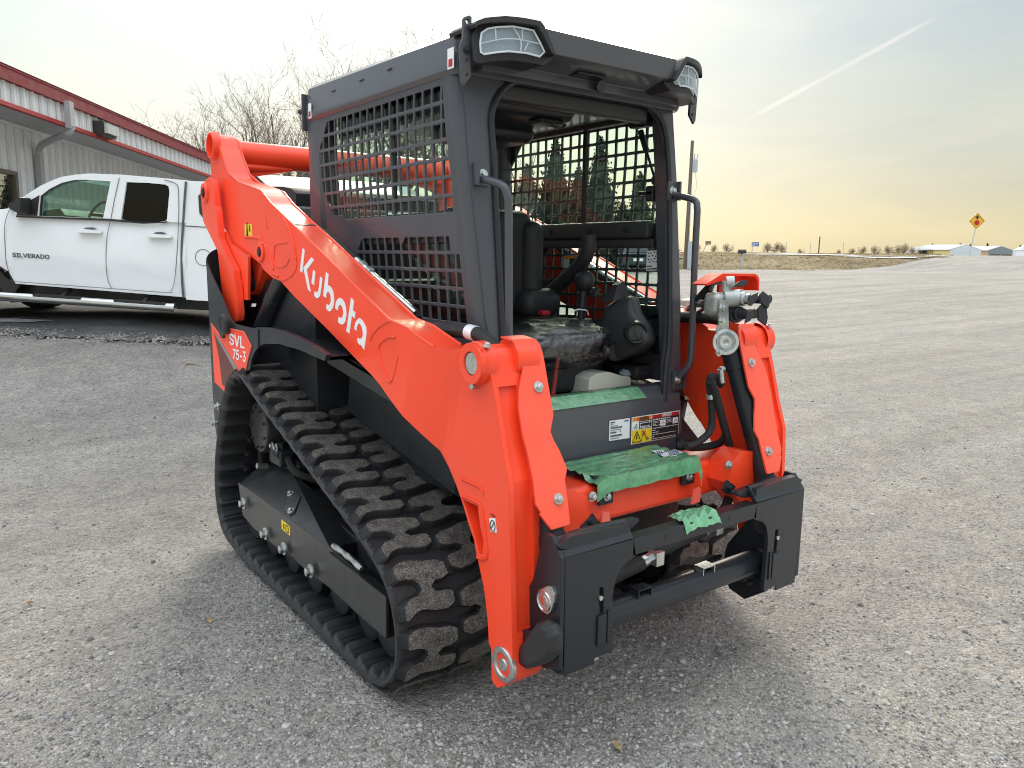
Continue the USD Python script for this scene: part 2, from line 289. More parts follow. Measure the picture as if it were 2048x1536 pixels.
def gravel_look(name, base, dark, light, sc=1.0, wet=.5):
    N = {'g': ('geometry', {}), 'v1': ('voronoi_texture', {'scale': 85*sc, 'randomness': 1.0}), 'v2': ('voronoi_texture', {'scale': 36*sc}), 'v3': ('voronoi_texture', {'scale': 190*sc}),
         'n0': ('noise_texture', {'scale': .55, 'detail': 5.0, 'roughness': .6}), 'n1': ('noise_texture', {'scale': 5.0, 'detail': 6.0, 'roughness': .65}), 'nf': ('noise_texture', {'scale': 320.0, 'detail': 2.0}),
         's1': ('separate_color', {}), 's2': ('separate_color', {}), 'r1': ('rgb_ramp', {'ramp': [(0.0, dark), (.30, base), (.62, tuple(V3(base)*1.12)), (.86, light), (1.0, tuple(V3(light)*1.1))]}),
         'r2': ('rgb_ramp', {'ramp': [(0.0, tuple(V3(dark)*1.2)), (.4, tuple(V3(base)*.95)), (.8, tuple(V3(base)*1.15)), (1.0, light)]}), 'm1': ('mix', {'mix_type': 'mix', 'fac': .45}),
         'e1': ('map_range', {'from_min': 0.0, 'from_max': .60, 'to_min': 1.0, 'to_max': .70, 'clamp': True}), 'ed': ('mix', {'mix_type': 'multiply', 'fac': .9}),
         'r0': ('rgb_ramp', {'ramp': [(.28, (wet,)*3), (.48, (.95,)*3), (.75, (1.08, 1.06, 1.03))]}), 'mm': ('mix', {'mix_type': 'multiply', 'fac': 1.0}),
         'rn': ('rgb_ramp', {'ramp': [(.3, (.80, .80, .81)), (.7, (1.12, 1.11, 1.09))]}), 'tm': ('mapping', {'rotation': (0, 0, YAW+.25), 'scale': (.10, 1.3, 1.0)}), 'tn': ('noise_texture', {'scale': 1.0, 'detail': 5.0, 'roughness': .6, 'distortion': .4}), 'tr': ('rgb_ramp', {'ramp': [(.35, (.84, .83, .82)), (.62, (1.07, 1.07, 1.07))]}), 'm4': ('mix', {'mix_type': 'multiply', 'fac': 1.0}), 'm3': ('mix', {'mix_type': 'multiply', 'fac': 1.0}),
         'i1': ('math', {'math_type': 'multiply', 'value2': -1.0}), 'i2': ('math', {'math_type': 'multiply', 'value2': -1.6}), 'ad': ('math', {'math_type': 'add'}), 'ad2': ('math', {'math_type': 'add'}),
         'b': ('bump', {'strength': 1.0, 'distance': .010}), 'pb': ('principled_bsdf', {'roughness': .88, 'specular_ior_level': .25})}
    L = [('g.position', k+'.vector') for k in ('v1', 'v2', 'v3', 'n0', 'n1', 'nf')] + [('v1.color', 's1.color'), ('v2.color', 's2.color'), ('s1.r', 'r1.fac'), ('s2.r', 'r2.fac'), ('r1.color', 'm1.color1'), ('r2.color', 'm1.color2'),
         ('v1.distance', 'e1.value'), ('m1.color', 'ed.color1'), ('e1.result', 'ed.color2'), ('n0.fac', 'r0.fac'), ('ed.color', 'mm.color1'), ('r0.color', 'mm.color2'), ('n1.fac', 'rn.fac'), ('mm.color', 'm3.color1'), ('rn.color', 'm3.color2'),
         ('g.position', 'tm.vector'), ('tm.vector', 'tn.vector'), ('tn.fac', 'tr.fac'), ('m3.color', 'm4.color1'), ('tr.color', 'm4.color2'), ('m4.color', 'pb.base_color'), ('v1.distance', 'i1.value1'), ('v2.distance', 'i2.value1'), ('i1.value', 'ad.value1'), ('i2.value', 'ad.value2'), ('ad.value', 'ad2.value1'), ('nf.fac', 'ad2.value2'), ('ad2.value', 'b.height'), ('b.normal', 'pb.normal')]
    return usdkit.material(stage, '/World/Looks/'+name, N, L, surface='pb.BSDF')
GRAVEL = gravel_look('gravel', (.60, .57, .53), (.26, .247, .23), (.84, .80, .755), 1.4, .90)
# one sheet, finer near the machine, out to the horizon
na = 360; rr = np.r_[0.3, np.geomspace(.6, 900, 170)]
A_ = np.arange(na)/na*2*np.pi; X, Y = EYE[0]+rr[:, None]*np.sin(A_), EYE[1]+rr[:, None]*np.cos(A_)
Hh = terr(X, Y); near = np.exp(-(rr[:, None]/22)**2)
Hh = Hh + near*(.030*(meshkit.fbm(np.stack([X*.9, Y*.9, 0*X], -1), 3, 1)-.5) + .022*(meshkit.fbm(np.stack([X*4, Y*4, 0*X], -1), 3, 4)-.5)) - .004*near
Dg, Sg = (X-EYE[0])*FH[0]+(Y-EYE[1])*FH[1], (X-EYE[0])*RH[0]+(Y-EYE[1])*RH[1]
Hh = Hh - .05*ss((Dg-7.6)/.5)*ss((-1.6-Sg)/.4)*ss((29-Dg)/1.0)
foot = ((X > -.95) & (X < .95) & (Y > -.1) & (Y < 2.6)); Hh = np.where(foot, np.minimum(Hh, .004), Hh)
v = np.stack([X, Y, Hh], -1).reshape(-1, 3); nr = len(rr); f = []
i = np.arange(na); j = (i+1) % na
for k in range(nr-1): f += [np.c_[k*na+i, (k+1)*na+i, (k+1)*na+j], np.c_[k*na+i, (k+1)*na+j, k*na+j]]
v = np.vstack([v, [[EYE[0], EYE[1], 0]]]); f.append(np.c_[np.full(na, len(v)-1), i, j])
gm = tm(v, np.vstack(f)); 
if gm.face_normals[:, 2].mean() < 0: gm = tm(v, np.vstack(f)[:, ::-1])
obj('ground', gm, GRAVEL, smooth=True, kind='structure', label='grey gravel lot with compacted stones')
def local_h(x, y):
    near = np.exp(-(((x-EYE[0])**2+(y-EYE[1])**2)/22**2))
    return terr(x, y) + near*(.030*(meshkit.fbm(np.stack([x*.9, y*.9, 0*x], -1), 3, 1)-.5) + .022*(meshkit.fbm(np.stack([x*4, y*4, 0*x], -1), 3, 4)-.5)) - .004*near
# loose stones
def instancer(name, protos, pos, rots, scales, idx, label, mats):
    p = number('/World', name); pi = UsdGeom.PointInstancer.Define(stage, p); ps = []
    for k, (mesh, mat) in enumerate(zip(protos, mats)):
        q = f'{p}/piece' + (f'_{k:03d}' if k else ''); usdkit.mesh(stage, q, mesh, mat, smooth=False); ps.append(q)
    pi.CreatePrototypesRel().SetTargets([Sdf.Path(q) for q in ps])
    pi.CreatePositionsAttr(Vt.Vec3fArray.FromNumpy(pos.astype(np.float32))); pi.CreateScalesAttr(Vt.Vec3fArray.FromNumpy(scales.astype(np.float32)))
    pi.CreateProtoIndicesAttr(Vt.IntArray.FromNumpy(idx.astype(np.int32)))
    h = np.cos(rots/2); z = np.sin(rots/2)
    pi.CreateOrientationsAttr(Vt.QuathArray([Gf.Quath(float(a), 0, 0, float(b)) for a, b in zip(h, z)]))
    tag(pi.GetPrim(), label, None, None, 'stuff')
rng = np.random.default_rng(7)
st_mats = [look('stone_%s' % n, c, .85, var=.2, vscale=60, bump=.4, bscale=300) for n, c in (('mid', (.40, .385, .365)), ('pale', (.50, .485, .46)), ('dark', (.15, .147, .144)), ('warm', (.40, .355, .30)), ('grey', (.33, .327, .325)), ('fawn', (.45, .42, .38)))]
st_protos = []
for k in range(6):
    ic = trimesh.creation.icosphere(1); vv = ic.vertices*(1+.55*(meshkit.noise(ic.vertices*1.7+k*7, k)[:, None]-.5))*[1, .62+.3*rng.random(), .5+.2*rng.random()]
    st_protos.append(tm(vv, ic.faces))
N_ = 90000
dd_ = 1/np.sqrt(rng.uniform(1/16.0**2, 1/1.05**2, N_*2)); ss_ = rng.uniform(-.78, .78, N_*2)*dd_
P_ = EYE[:2] + dd_[:, None]*FH[:2] + ss_[:, None]*RH[:2]
inm = (P_[:, 0] > -.80) & (P_[:, 0] < .80) & (P_[:, 1] > .45) & (P_[:, 1] < 2.3) & ~((np.abs(P_[:, 0]) < .36))
keep = ~inm & ~((dd_ > 7) & (ss_ < -1.2)); P_ = P_[keep][:N_]; dd_ = dd_[keep][:N_]
sz = np.clip(rng.lognormal(math.log(.0028), .40, len(P_)), .0016, .012)*(1+.10*dd_)
big = rng.random(len(P_)) < .0025; sz[big] *= rng.uniform(1.5, 2.3, big.sum())
zz_ = local_h(P_[:, 0], P_[:, 1]) + sz*.12
instancer('loose_stones', st_protos, np.c_[P_, zz_], rng.uniform(0, 6.28, len(P_)), np.repeat(sz[:, None], 3, 1), rng.choice(6, len(P_), p=[.28, .09, .20, .10, .23, .10]), 'loose pebbles scattered over the gravel lot', st_mats)
# asphalt apron in front of the building
ASPH = gravel_look('asphalt', (.20, .20, .202), (.12, .12, .122), (.30, .30, .30), 1.6, .6)
def sheet(name, pts_ds, mat, off, nn=60, **k):               # a patch following the terrain; outline in (distance, side)
    pg = poly(pts_ds); a0, b0, a1, b1 = pg.bounds
    st = max((a1-a0), (b1-b0))/nn; cells = []
    trir = []
    m_ = man(pg, .01).refine_to_length(max(st, .12)); a = meshkit.arrays(m_); vv = a[0]; ff = a[1]
    tz = vv[ff][:, :, 2]; top = (tz > .009).all(1); ff = ff[top]
    w = V3([W(p[0], p[1]) for p in vv]); w[:, 2] += off - .002
    w[:, 2] = np.where(True, w[:, 2] + (local_h(w[:, 0], w[:, 1]) - terr(w[:, 0], w[:, 1])), 0)
    mm = tm(w, ff); mm.remove_unreferenced_vertices()
    if mm.face_normals[:, 2].mean() < 0: mm = tm(mm.vertices, mm.faces[:, ::-1])
    return obj(name, mm, mat, smooth=True, **k)
e0 = [under_px(*q) for q in ((-60, 660), (60, 672), (180, 682), (300, 688), (430, 690))]
eds = [((p-EYE)@FH, (p-EYE)@RH) for p in e0]
wob = []
for a, b in zip(eds[:-1], eds[1:]):
    for t in np.arange(14)/14: wob.append((a[0]+t*(b[0]-a[0])+.06*rng.normal(), a[1]+t*(b[1]-a[1])+.03*rng.normal()))
sheet('asphalt_apron', wob + [(eds[-1][0]+.3, -1.8), (10.5, -1.0), (26, -1.5), (28, -9.4), (4, -9.4), (5.5, -7.0)], ASPH, .010, 70, kind='structure', label='dark asphalt apron in front of the metal building')
ne = 3500; ue = rng.uniform(-60, 440, ne); pe = np.interp(ue, (-60, 60, 180, 300, 430), range(5)); De = np.interp(pe, range(5), [e[0] for e in eds]) + np.abs(rng.normal(0, .12, ne))*rng.choice([1, 1, -1], ne); Se = np.interp(pe, range(5), [e[1] for e in eds])
Pe = EYE[:2] + De[:, None]*FH[:2] + Se[:, None]*RH[:2]; se = np.clip(rng.lognormal(math.log(.0045), .4, ne), .002, .016)
instancer('edge_stones', st_protos, np.c_[Pe, local_h(Pe[:, 0], Pe[:, 1])+.006], rng.uniform(0, 6.28, ne), np.repeat(se[:, None], 3, 1), rng.integers(0, 6, ne), 'loose stones strewn along the edge of the asphalt', st_mats)
sk = [under_px(*q) for q in ((-20, 638), (30, 640), (110, 645), (60, 647), (-20, 645))]
sheet('pale_streak', [((p-EYE)@FH, (p-EYE)@RH) for p in sk], look('salt_streak', (.35, .35, .36), .7, var=.3, vscale=12), .016, 20, kind='structure', label='pale dried streak on the asphalt beside the truck')
# ---- grass bank, field and snow patches
GRASS = usdkit.material(stage, '/World/Looks/dry_grass', {'g': ('geometry', {}), 'mp': ('mapping', {'scale': (1.0, 1.0, 1.0)}), 'n': ('noise_texture', {'scale': .35, 'detail': 8.0, 'roughness': .7}), 'n2': ('noise_texture', {'scale': 3.0, 'detail': 6.0, 'roughness': .7}),
    'r': ('rgb_ramp', {'ramp': [(.30, (.17, .135, .085)), (.5, (.33, .27, .175)), (.72, (.50, .42, .28))]}), 'r2': ('rgb_ramp', {'ramp': [(.3, (.55, .55, .55)), (.7, (1.25, 1.2, 1.1))]}), 'm': ('mix', {'mix_type': 'multiply', 'fac': 1.0}), 'b': ('bump', {'strength': 1.0, 'distance': .15}), 'p': ('principled_bsdf', {'roughness': .95, 'specular_ior_level': .1})},
    [('g.position', 'n.vector'), ('g.position', 'n2.vector'), ('n.fac', 'r.fac'), ('n2.fac', 'r2.fac'), ('r.color', 'm.color1'), ('r2.color', 'm.color2'), ('m.color', 'p.base_color'), ('n2.fac', 'b.height'), ('b.normal', 'p.normal')], surface='p.BSDF')
us = np.linspace(900, 1905, 90); ft = np.interp(us, [900, 1366, 1620, 1730, 1790, 1840, 1880, 1905], [44, 49.5, 50.5, 52.5, 54.5, 57.5, 61, 66])
dl = [0, .5, 1.2, 2, 3, 4.5, 6, 8, 10, 13, 17, 25, 40, 80, 200, 500]
v, f = [], []
for k, dv in enumerate(dl):
    for u, d0 in zip(us, ft):
        d = d0+dv; p = Wu(u + (dv > 0)*0, d); n_ = .10*(meshkit.fbm(V3([[p[0]*.5, p[1]*.5, 0]]), 4, 3)[0]-.3)*min(dv, 2)/2; v.append(p + [0, 0, .015 + max(n_, 0) + (0 if dv < 12 else .0)])
for k in range(len(dl)-1):
    for i_ in range(len(us)-1): a = k*len(us)+i_; f += [[a, a+1, a+len(us)+1], [a, a+len(us)+1, a+len(us)]]
g_ = tm(v, f); g_ = g_ if g_.face_normals[:, 2].mean() > 0 else tm(v, np.asarray(f)[:, ::-1])
obj('grass_bank', g_, GRASS, smooth=True, kind='structure', label='dry brown grass bank beyond the gravel lot')
bl_m = [look('straw_%s' % n, c, .9, var=.2) for n, c in (('tan', (.42, .35, .22)), ('brown', (.30, .235, .14)), ('pale', (.54, .47, .32)))]
bl_p = []
for k in range(3):
    q = []
    for _ in range(16):
        a = rng.uniform(0, 6.28); r0 = rng.uniform(0, .12); h = rng.uniform(.10, .26); l = rng.uniform(.03, .16); b = V3([r0*math.cos(a), r0*math.sin(a), 0]); t = b + [l*math.cos(a), l*math.sin(a), h]; w_ = V3([-math.sin(a), math.cos(a), 0])*.008
        q.append(tm([b-w_, b+w_, t], [[0, 1, 2], [2, 1, 0]]))
    bl_p.append(cat_(*q))
nb = 5000; ub = rng.uniform(1340, 1880, nb); db = np.interp(ub, us, ft) + rng.uniform(0.1, 15, nb)
pb_ = V3([Wu(a, b) for a, b in zip(ub, db)])
instancer('grass_tufts', bl_p, pb_, rng.uniform(0, 6.28, nb), np.repeat(rng.uniform(.25, .75, nb)[:, None], 3, 1), rng.integers(0, 3, nb), 'dry tufts of straw coloured grass on the bank', bl_m)
SNOW = look('old_snow', (.72, .74, .78), .8, var=.08, bump=.4, bscale=8)
def snow(u, d, w, l, seed):
    r = np.random.default_rng(seed); pts = [(d + l*math.sin(t)*(.7+.5*r.random()), (u-1024)/FOC*d + w*math.cos(t)*(.7+.5*r.random())) for t in np.linspace(0, 6.28, 15)[:-1]]
    pg = poly(pts); tv, tf = trimesh.creation.triangulate_polygon(pg, engine='earcut'); w3 = V3([W(*p) for p in tv]) + [0, 0, .11]
    m_ = tm(w3, tf); return m_ if m_.face_normals[:, 2].mean() > 0 else tm(w3, tf[:, ::-1])
obj('snow_patches', cat_(*[snow(u, d, w, l, k) for k, (u, d, w, l) in enumerate(((1500, 61.5, 1.2, .6), (1545, 62, 1.5, .7), (1600, 61, 1.4, .6), (1650, 62, 2.2, .8), (1690, 61, 1.5, .9), (1725, 60.5, 1.6, .8), (1765, 60, 1.5, .7), (1800, 59.5, 1.3, .6), (1745, 57.8, 1.3, .35), (1790, 57.9, 1.2, .4), (1825, 59.6, 1.2, .5), (1860, 62.5, 1.0, .5), (1700, 58.5, 1.0, .3), (1580, 63, 1.6, .5)))]), SNOW, kind='stuff', label='thin patches of old snow along the top of the bank')
# farther land left of and behind the lot
# ---- metal building
BD = FH - .048*RH; BD /= np.linalg.norm(BD); BL = V3([BD[1], -BD[0], 0])
def B(t, L, z): p = EYE*[1, 1, 0] + t*BD + L*BL; return V3([p[0], p[1], z - .018*(t-14)])
def bbox(t0, t1, L0, L1, z0, z1):
    c = [B(t, L, z) for z in (z0, z1) for t, L in ((t0, L0), (t1, L0), (t1, L1), (t0, L1))]
    m_ = tm(c, [[0, 2, 1], [0, 3, 2], [4, 5, 6], [4, 6, 7], [0, 1, 5], [0, 5, 4], [1, 2, 6], [1, 6, 5], [2, 3, 7], [2, 7, 6], [3, 0, 4], [3, 4, 7]]); m_.fix_normals(); return m_
MB_ = thing('metal_building', 'long grey ribbed metal building with red roof trim behind the white pickup', 'building')
SHEETM = look('ribbed_sheet_metal', (.72, .735, .75), .45, var=.06, vscale=1.2, dust=.05)
REDT = look('red_trim_metal', (.20, .014, .022), .6, var=.06, spec=.3)
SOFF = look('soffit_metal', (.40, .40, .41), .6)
T0, T1 = 6.0, 33.0
def panel(t, wdt, L, z0, z1):
    k = wdt
    prof = [(0, 0), (k*.10, 0), (k*.15, .042), (k*.27, .042), (k*.34, 0), (k*.52, 0), (k*.54, .006), (k*.58, .006), (k*.60, 0), (k*.74, 0), (k*.76, .006), (k*.80, .006), (k*.82, 0), (k*.965, 0)]
    v = [B(t+a, L+b, z) for z in (z0, z1) for a, b in prof] + [B(t+a, L-.02, z) for z in (z0, z1) for a in (0, k*.965)]
    n = len(prof); f = []
    for i in range(n-1): f += [[i, i+1, n+i+1], [i, n+i+1, n+i]]
    f += [[2*n, 2*n+1, 2*n+3], [2*n, 2*n+3, 2*n+2]]
    return tm(v, f)
FB = grp('fascia_wall', MB_)
t = T0
while t < T1-.2:
    obj('metal_panel', panel(t, .30, -8.20, 3.95, 4.32), SHEETM, FB, 20); t += .30
WB_ = grp('wall', MB_)
t = T0
while t < T1-.2:
    if not (11.3 < t+.15 < 16.4): obj('metal_panel', panel(t, .30, -9.20, .3, 3.94), SHEETM, WB_, 20)
    else: obj('metal_panel', panel(t, .30, -9.20, 3.0, 3.94), SHEETM, WB_, 20); obj('metal_panel', panel(t, .30, -9.20, .3, 1.45), SHEETM, WB_, 20)
    t += .30
WN = grp('window', MB_)
obj('frame', cat_(bbox(11.3, 16.4, -9.23, -9.15, 2.92, 3.0), bbox(11.3, 16.4, -9.23, -9.15, 1.45, 1.52), bbox(16.32, 16.4, -9.23, -9.15, 1.52, 2.92), bbox(11.3, 11.38, -9.23, -9.15, 1.52, 2.92), bbox(13.8, 13.88, -9.23, -9.15, 1.52, 2.92)), look('dark_bronze_frame', (.10, .085, .075), .4), WN)
obj('pane', bbox(11.38, 16.32, -9.22, -9.21, 1.52, 2.92), pane_look('office_glass', (.60, .62, .58), .0, .95, .30), WN)
obj('curtain', bbox(11.4, 16.3, -9.6, -9.55, 1.3, 2.92), look('cream_curtain', (.72, .68, .50), .8, var=.1, vscale=8), WN)
obj('roof', cat_(bbox(T0, T1, -8.24, -8.10, 4.32, 4.575)), REDT, MB_)
rv = [B(T0, -8.09, 4.58), B(T1, -8.09, 4.58), B(T1, -14.5, 5.6), B(T0, -14.5, 5.6)]
obj('roof_slope', cat_(tm(rv, [[0, 1, 2], [0, 2, 3]]), tm(V3(rv)-[0, 0, .05], [[2, 1, 0], [3, 2, 0]])), REDT, MB_)
obj('lower_trim', bbox(T0, T1, -8.22, -8.12, 3.885, 3.957), look('red_lower_trim', (.36, .035, .032), .6, spec=.3), MB_)
obj('soffit', bbox(T0, T1, -9.20, -8.22, 3.935, 3.95), SOFF, MB_)
obj('soffit_trim', bbox(T0, T1, -9.19, -9.14, 3.87, 3.934), SHEETM, MB_)
obj('end_wall', cat_(bbox(T1, T1+.05, -14.5, -9.2, .3, 4.55), bbox(T1, T1+.05, -9.2, -8.1, 4.0, 4.55), bbox(T0, T1, -14.5, -14.4, .3, 5.5)), SHEETM, MB_)
DS = grp('downspout', MB_)
GUT = look('downspout_metal', (.36, .37, .38), .45)
tD = 16.35
obj('pipe', bbox(tD-.08, tD+.08, -8.08, -7.97, 3.84, 4.36), GUT, DS)
obj('elbow', tube([B(tD, -8.02, 3.90), B(tD+.01, -8.05, 3.79), B(tD+.05, -8.18, 3.73), B(tD+.42, -8.7, 3.65), B(tD+.68, -8.98, 3.60), B(tD+.78, -9.08, 3.50), B(tD+.80, -9.1, 3.38)], .068, 8, 4), GUT, DS)
obj('pipe', bbox(tD+.73, tD+.88, -9.16, -9.05, .4, 3.44), GUT, DS)
obj('corrugation', cat_(*[tube([B(tD+.075*math.cos(a), -8.02-.012*k+.075*math.sin(a), 3.90-.03*k) for a in np.linspace(0, 6.28, 10)], .006, 4) for k in range(4)]), GUT, DS)
LMP = grp('wall_lamp', MB_)
obj('housing', bbox(17.62, 18.20, -8.17, -7.95, 3.93, 4.23), look('lamp_bronze', (.030, .026, .024), .45), LMP)
obj('lens', bbox(17.64, 18.18, -7.95, -7.88, 3.98, 4.18), look('lamp_lens', (.50, .50, .50), .2, coat=.5), LMP)

# ---- white pickup truck: side plane parallel to the picture, nose to the left
DT = 8.35
TK = thing('pickup_truck', 'white crew pickup truck with topper parked side-on in front of the metal building', 'pickup truck')
TP = lambda P: Z(0, 320, 440/1779, P)
def tsz(u, v, dep=DT): p = at_depth(u, v, dep); return ((p-EYE)@RH, p[2])
def tpts(P): return [tsz(u, v) for u, v in P]
def T(s, dep, z): p = EYE*[1, 1, 0] + dep*FH + s*RH; return V3([p[0], p[1], z])
def tprism(pg, d0, d1):
    m_ = prism(pg, 2, 0, 1); v = m_.vertices; w = V3([T(a, d0+(d1-d0)*c, b) for a, b, c in v]); mm = tm(w, m_.faces); mm.fix_normals(); return mm
WP = look('white_car_paint', (.82, .84, .86), .18, coat=.8, var=.015, coat_rough=.05)
TRIM = look('black_car_trim', (.018, .018, .019), .4)
SEAM = look('door_gap', (.09, .09, .10), .6)
DARKG = pane_look('dark_tint_glass', (.055, .065, .085), .0, .8, .03); CLEARG = pane_look('green_tint_glass', (.62, .78, .72), .0, .95, .05)
belt = TP([(-1500, 420), (-700, 395), (0, 395), (60, 388), (110, 400), (130, 452), (890, 480), (1350, 500), (1500, 508)])
low = TP([(1500, 1118), (1480, 1110), (115, 1000), (60, 900), (-50, 830), (-200, 790), (-420, 780), (-640, 800), (-800, 870), (-880, 960), (-900, 1010), (-1500, 960)])
lowp = poly(tpts(belt + low))
TW = 1.96
def shade(mesh_pg, d0, d1): return tprism(mesh_pg, d0, d1)
# body sides carry a shallow crease: three bands with slightly different depths
BDY = grp('body', TK)
zb_ = tsz(*TP([(700, 490)])[0])[1]; zc_ = tsz(*TP([(700, 850)])[0])[1]
lm0 = man(lowp, TW).refine_to_length(.14); l0 = meshkit.arrays(lm0); lv_ = l0[0]
tilt_ = (tsz(*TP([(1450, 500)])[0])[1] - tsz(*TP([(130, 452)])[0])[1])/(tsz(*TP([(1450, 500)])[0])[0] - tsz(*TP([(130, 452)])[0])[0])
zr_ = lv_[:, 1] - tilt_*(lv_[:, 0]-tsz(*TP([(700, 490)])[0])[0])
q_ = np.clip((zb_-zr_)/(zb_-zc_), -.6, 2.2)
inset = np.where(q_ < 1, .030*(1-q_)**2*np.sign(1-q_), .018*np.clip((q_-1)/.12, 0, 1) + .022*np.clip(q_-1.12, 0, 2)**1.3)
wgt = np.clip(1-lv_[:, 2]/.5, 0, 1)
w0_ = V3([T(a, DT+c_, b_) for (a, b_, c_) in zip(lv_[:, 0], lv_[:, 1], lv_[:, 2] + inset*wgt)])
lb_ = tm(w0_, l0[1]); lb_.fix_normals(); obj('lower_body', lb_, WP, BDY, 40)
upper = TP([(130, 452), (110, 400), (60, 388), (130, 335), (230, 268), (330, 205), (430, 160), (500, 135), (600, 118), (700, 110), (960, 120), (1200, 140), (1400, 158), (1500, 168), (1490, 480), (1500, 508), (1350, 500), (890, 480)])
w1 = TP([(318, 452), (330, 290), (400, 235), (500, 185), (600, 162), (700, 160), (892, 172), (832, 470)]); w2 = TP([(975, 480), (1020, 178), (1200, 185), (1335, 198), (1362, 215), (1368, 260), (1348, 480), (1335, 495), (1150, 505)])
sidep = poly(tpts(upper)).difference(poly(tpts(w1))).difference(poly(tpts(w2)))
obj('cab_side', tprism(sidep, DT+.005, DT+.06), WP, BDY, 25)
obj('cab_side', tprism(sidep, DT+TW-.10, DT+TW-.03), WP, BDY, 25)
rfl = TP([(600, 112), (700, 104), (960, 114), (1200, 134), (1400, 152), (1500, 162), (1500, 185), (1200, 158), (960, 138), (700, 128), (600, 136), (520, 150), (500, 133)])
obj('roof', tprism(poly(tpts(rfl)), DT+.06, DT+TW-.09), WP, BDY)
for nm, pg, mt in (('front_window', w1, CLEARG), ('rear_window', w2, DARKG)):
    for d0 in (DT+.03, DT+TW-.07): obj(nm, tprism(poly(tpts(pg)).buffer(.01), d0, d0+.005), mt, TK)
ws = [tsz(*q) for q in TP([(70, 388), (500, 140)])]
SCREEN = pane_look('windscreen_glass', (.70, .82, .78), .0, .15, .02)
obj('windscreen', cat_(tm([T(ws[0][0], DT+.1, ws[0][1]), T(ws[0][0], DT+TW-.1, ws[0][1]), T(ws[1][0], DT+TW-.15, ws[1][1]), T(ws[1][0], DT+.15, ws[1][1])], [[0, 1, 2], [0, 2, 3]])), SCREEN, TK)
obj('window_trim', tprism(poly(tpts(TP([(130, 452), (320, 455), (832, 472), (975, 482), (1150, 507), (1335, 498), (1350, 492), (1350, 500), (1335, 507), (1150, 516), (890, 492), (130, 462)]))), DT-.002, DT+.02), TRIM, TK)
obj('window_trim', tprism(poly(tpts(TP([(318, 452), (330, 290), (400, 235), (500, 185), (600, 162), (700, 160), (700, 166), (600, 169), (505, 193), (408, 243), (340, 296), (330, 452)]))), DT-.002, DT+.02), TRIM, TK)
obj('mirror_sail', tprism(poly(tpts(TP([(132, 450), (150, 395), (240, 330), (318, 285), (300, 452)]))), DT-.004, DT+.004), TRIM, TK)
obj('door_mirror', cat_(tprism(poly(tpts(TP([(168, 400), (172, 355), (228, 350), (230, 310), (258, 308), (262, 360), (258, 440), (238, 438)]))).buffer(-.012).buffer(.012), DT-.20, DT-.02)), TRIM, TK)
def seam(P, n): obj('door_gap', tube([T(*[tsz(*q)[0], DT-.0005, tsz(*q)[1]]) for q in TP(P)], .0032, 5, 3), SEAM, BDY)
seam([(160, 300), (90, 380), (50, 470), (37, 560), (42, 720), (55, 850), (100, 980)], 0)
seam([(965, 142), (925, 320), (895, 480), (865, 620), (857, 750), (860, 880), (875, 980), (905, 1040)], 0)
seam([(1330, 160), (1420, 190), (1442, 240), (1446, 420), (1438, 640), (1420, 900), (1405, 1010), (1380, 1060), (1350, 1072), (905, 1040), (100, 982)], 0)
obj('bed_gap', tube([T(tsz(*q)[0], DT+.004, tsz(*q)[1]) for q in TP([(1502, 175), (1490, 330), (1480, 500), (1470, 650), (1466, 800), (1472, 1000), (1482, 1112)])], .012, 6, 3), SEAM, BDY)
for k, (x, y) in enumerate(((635, 572), (1200, 610))):
    hp_ = TP([(x, y-8), (x+40, y-14), (x+190, y+2), (x+195, y+12), (x+185, y+22), (x+20, y+16), (x, y+6)])
    obj('door_handle', tprism(poly(tpts(hp_)), DT-.030, DT+.012), WP, TK)
    obj('handle_recess', tprism(poly(tpts(TP([(x+40, y-14), (x+60, y-26), (x+110, y-28), (x+150, y-16), (x+120, y-8)]))), DT-.003, DT+.001), look('handle_shadow_gap', (.10, .10, .11), .6) if k == 0 else '/World/Looks/handle_shadow_gap', TK)
s0, s1 = tsz(*TP([(100, 782)])[0]), tsz(*TP([(402, 800)])[0])
exs = (s1[0]-s0[0])*RH + V3([0, 0, s1[1]-s0[1]]); wl_ = np.linalg.norm(exs)
obj('badge_lettering', text('SILVERADO', .042, T(s0[0], DT-.002, s0[1]), exs/wl_, V3([0, 0, 1.0]), .003, True, width=wl_), look('badge_grey', (.10, .10, .105), .3, metal=.5), TK)
# bed with topper, fuel flap
bedp = poly(tpts(TP([(1490, 508), (1500, 172), (1530, 168), (3300, 215), (3360, 560), (3300, 1200), (3000, 1220), (2850, 1050), (2700, 1000), (2500, 1000), (2350, 1080), (2250, 1180), (1500, 1130), (1478, 800)])))
obj('bed_and_topper', tprism(bedp, DT+.015, DT+TW-.02), WP, BDY, 25)
obj('bed_rail_gap', tube([T(tsz(*q)[0], DT+.013, tsz(*q)[1]) for q in TP([(1490, 532), (1700, 545), (3300, 600)])], .005, 5), SEAM, BDY)
for P in ([(1600, 290), (1630, 255), (1700, 250), (2150, 270), (2180, 300), (2180, 490), (2140, 520), (1650, 480), (1610, 430)], [(2400, 290), (2440, 275), (3100, 300), (3130, 330), (3120, 530), (3080, 560), (2440, 530), (2400, 490)]):
    obj('topper_window', tprism(poly(tpts(TP(P))), DT+.008, DT+.02), look('topper_glass', (.012, .014, .02), .06, coat=.5) if P[0][0] == 1600 else '/World/Looks/topper_glass', TK)
fcx = tsz(*TP([(1640, 788)])[0]); obj('fuel_flap', tube([T(fcx[0]+.085*math.cos(a), DT+.013, fcx[1]+.085*math.sin(a)) for a in np.linspace(0, 6.28, 24)], .003, 5), SEAM, TK)
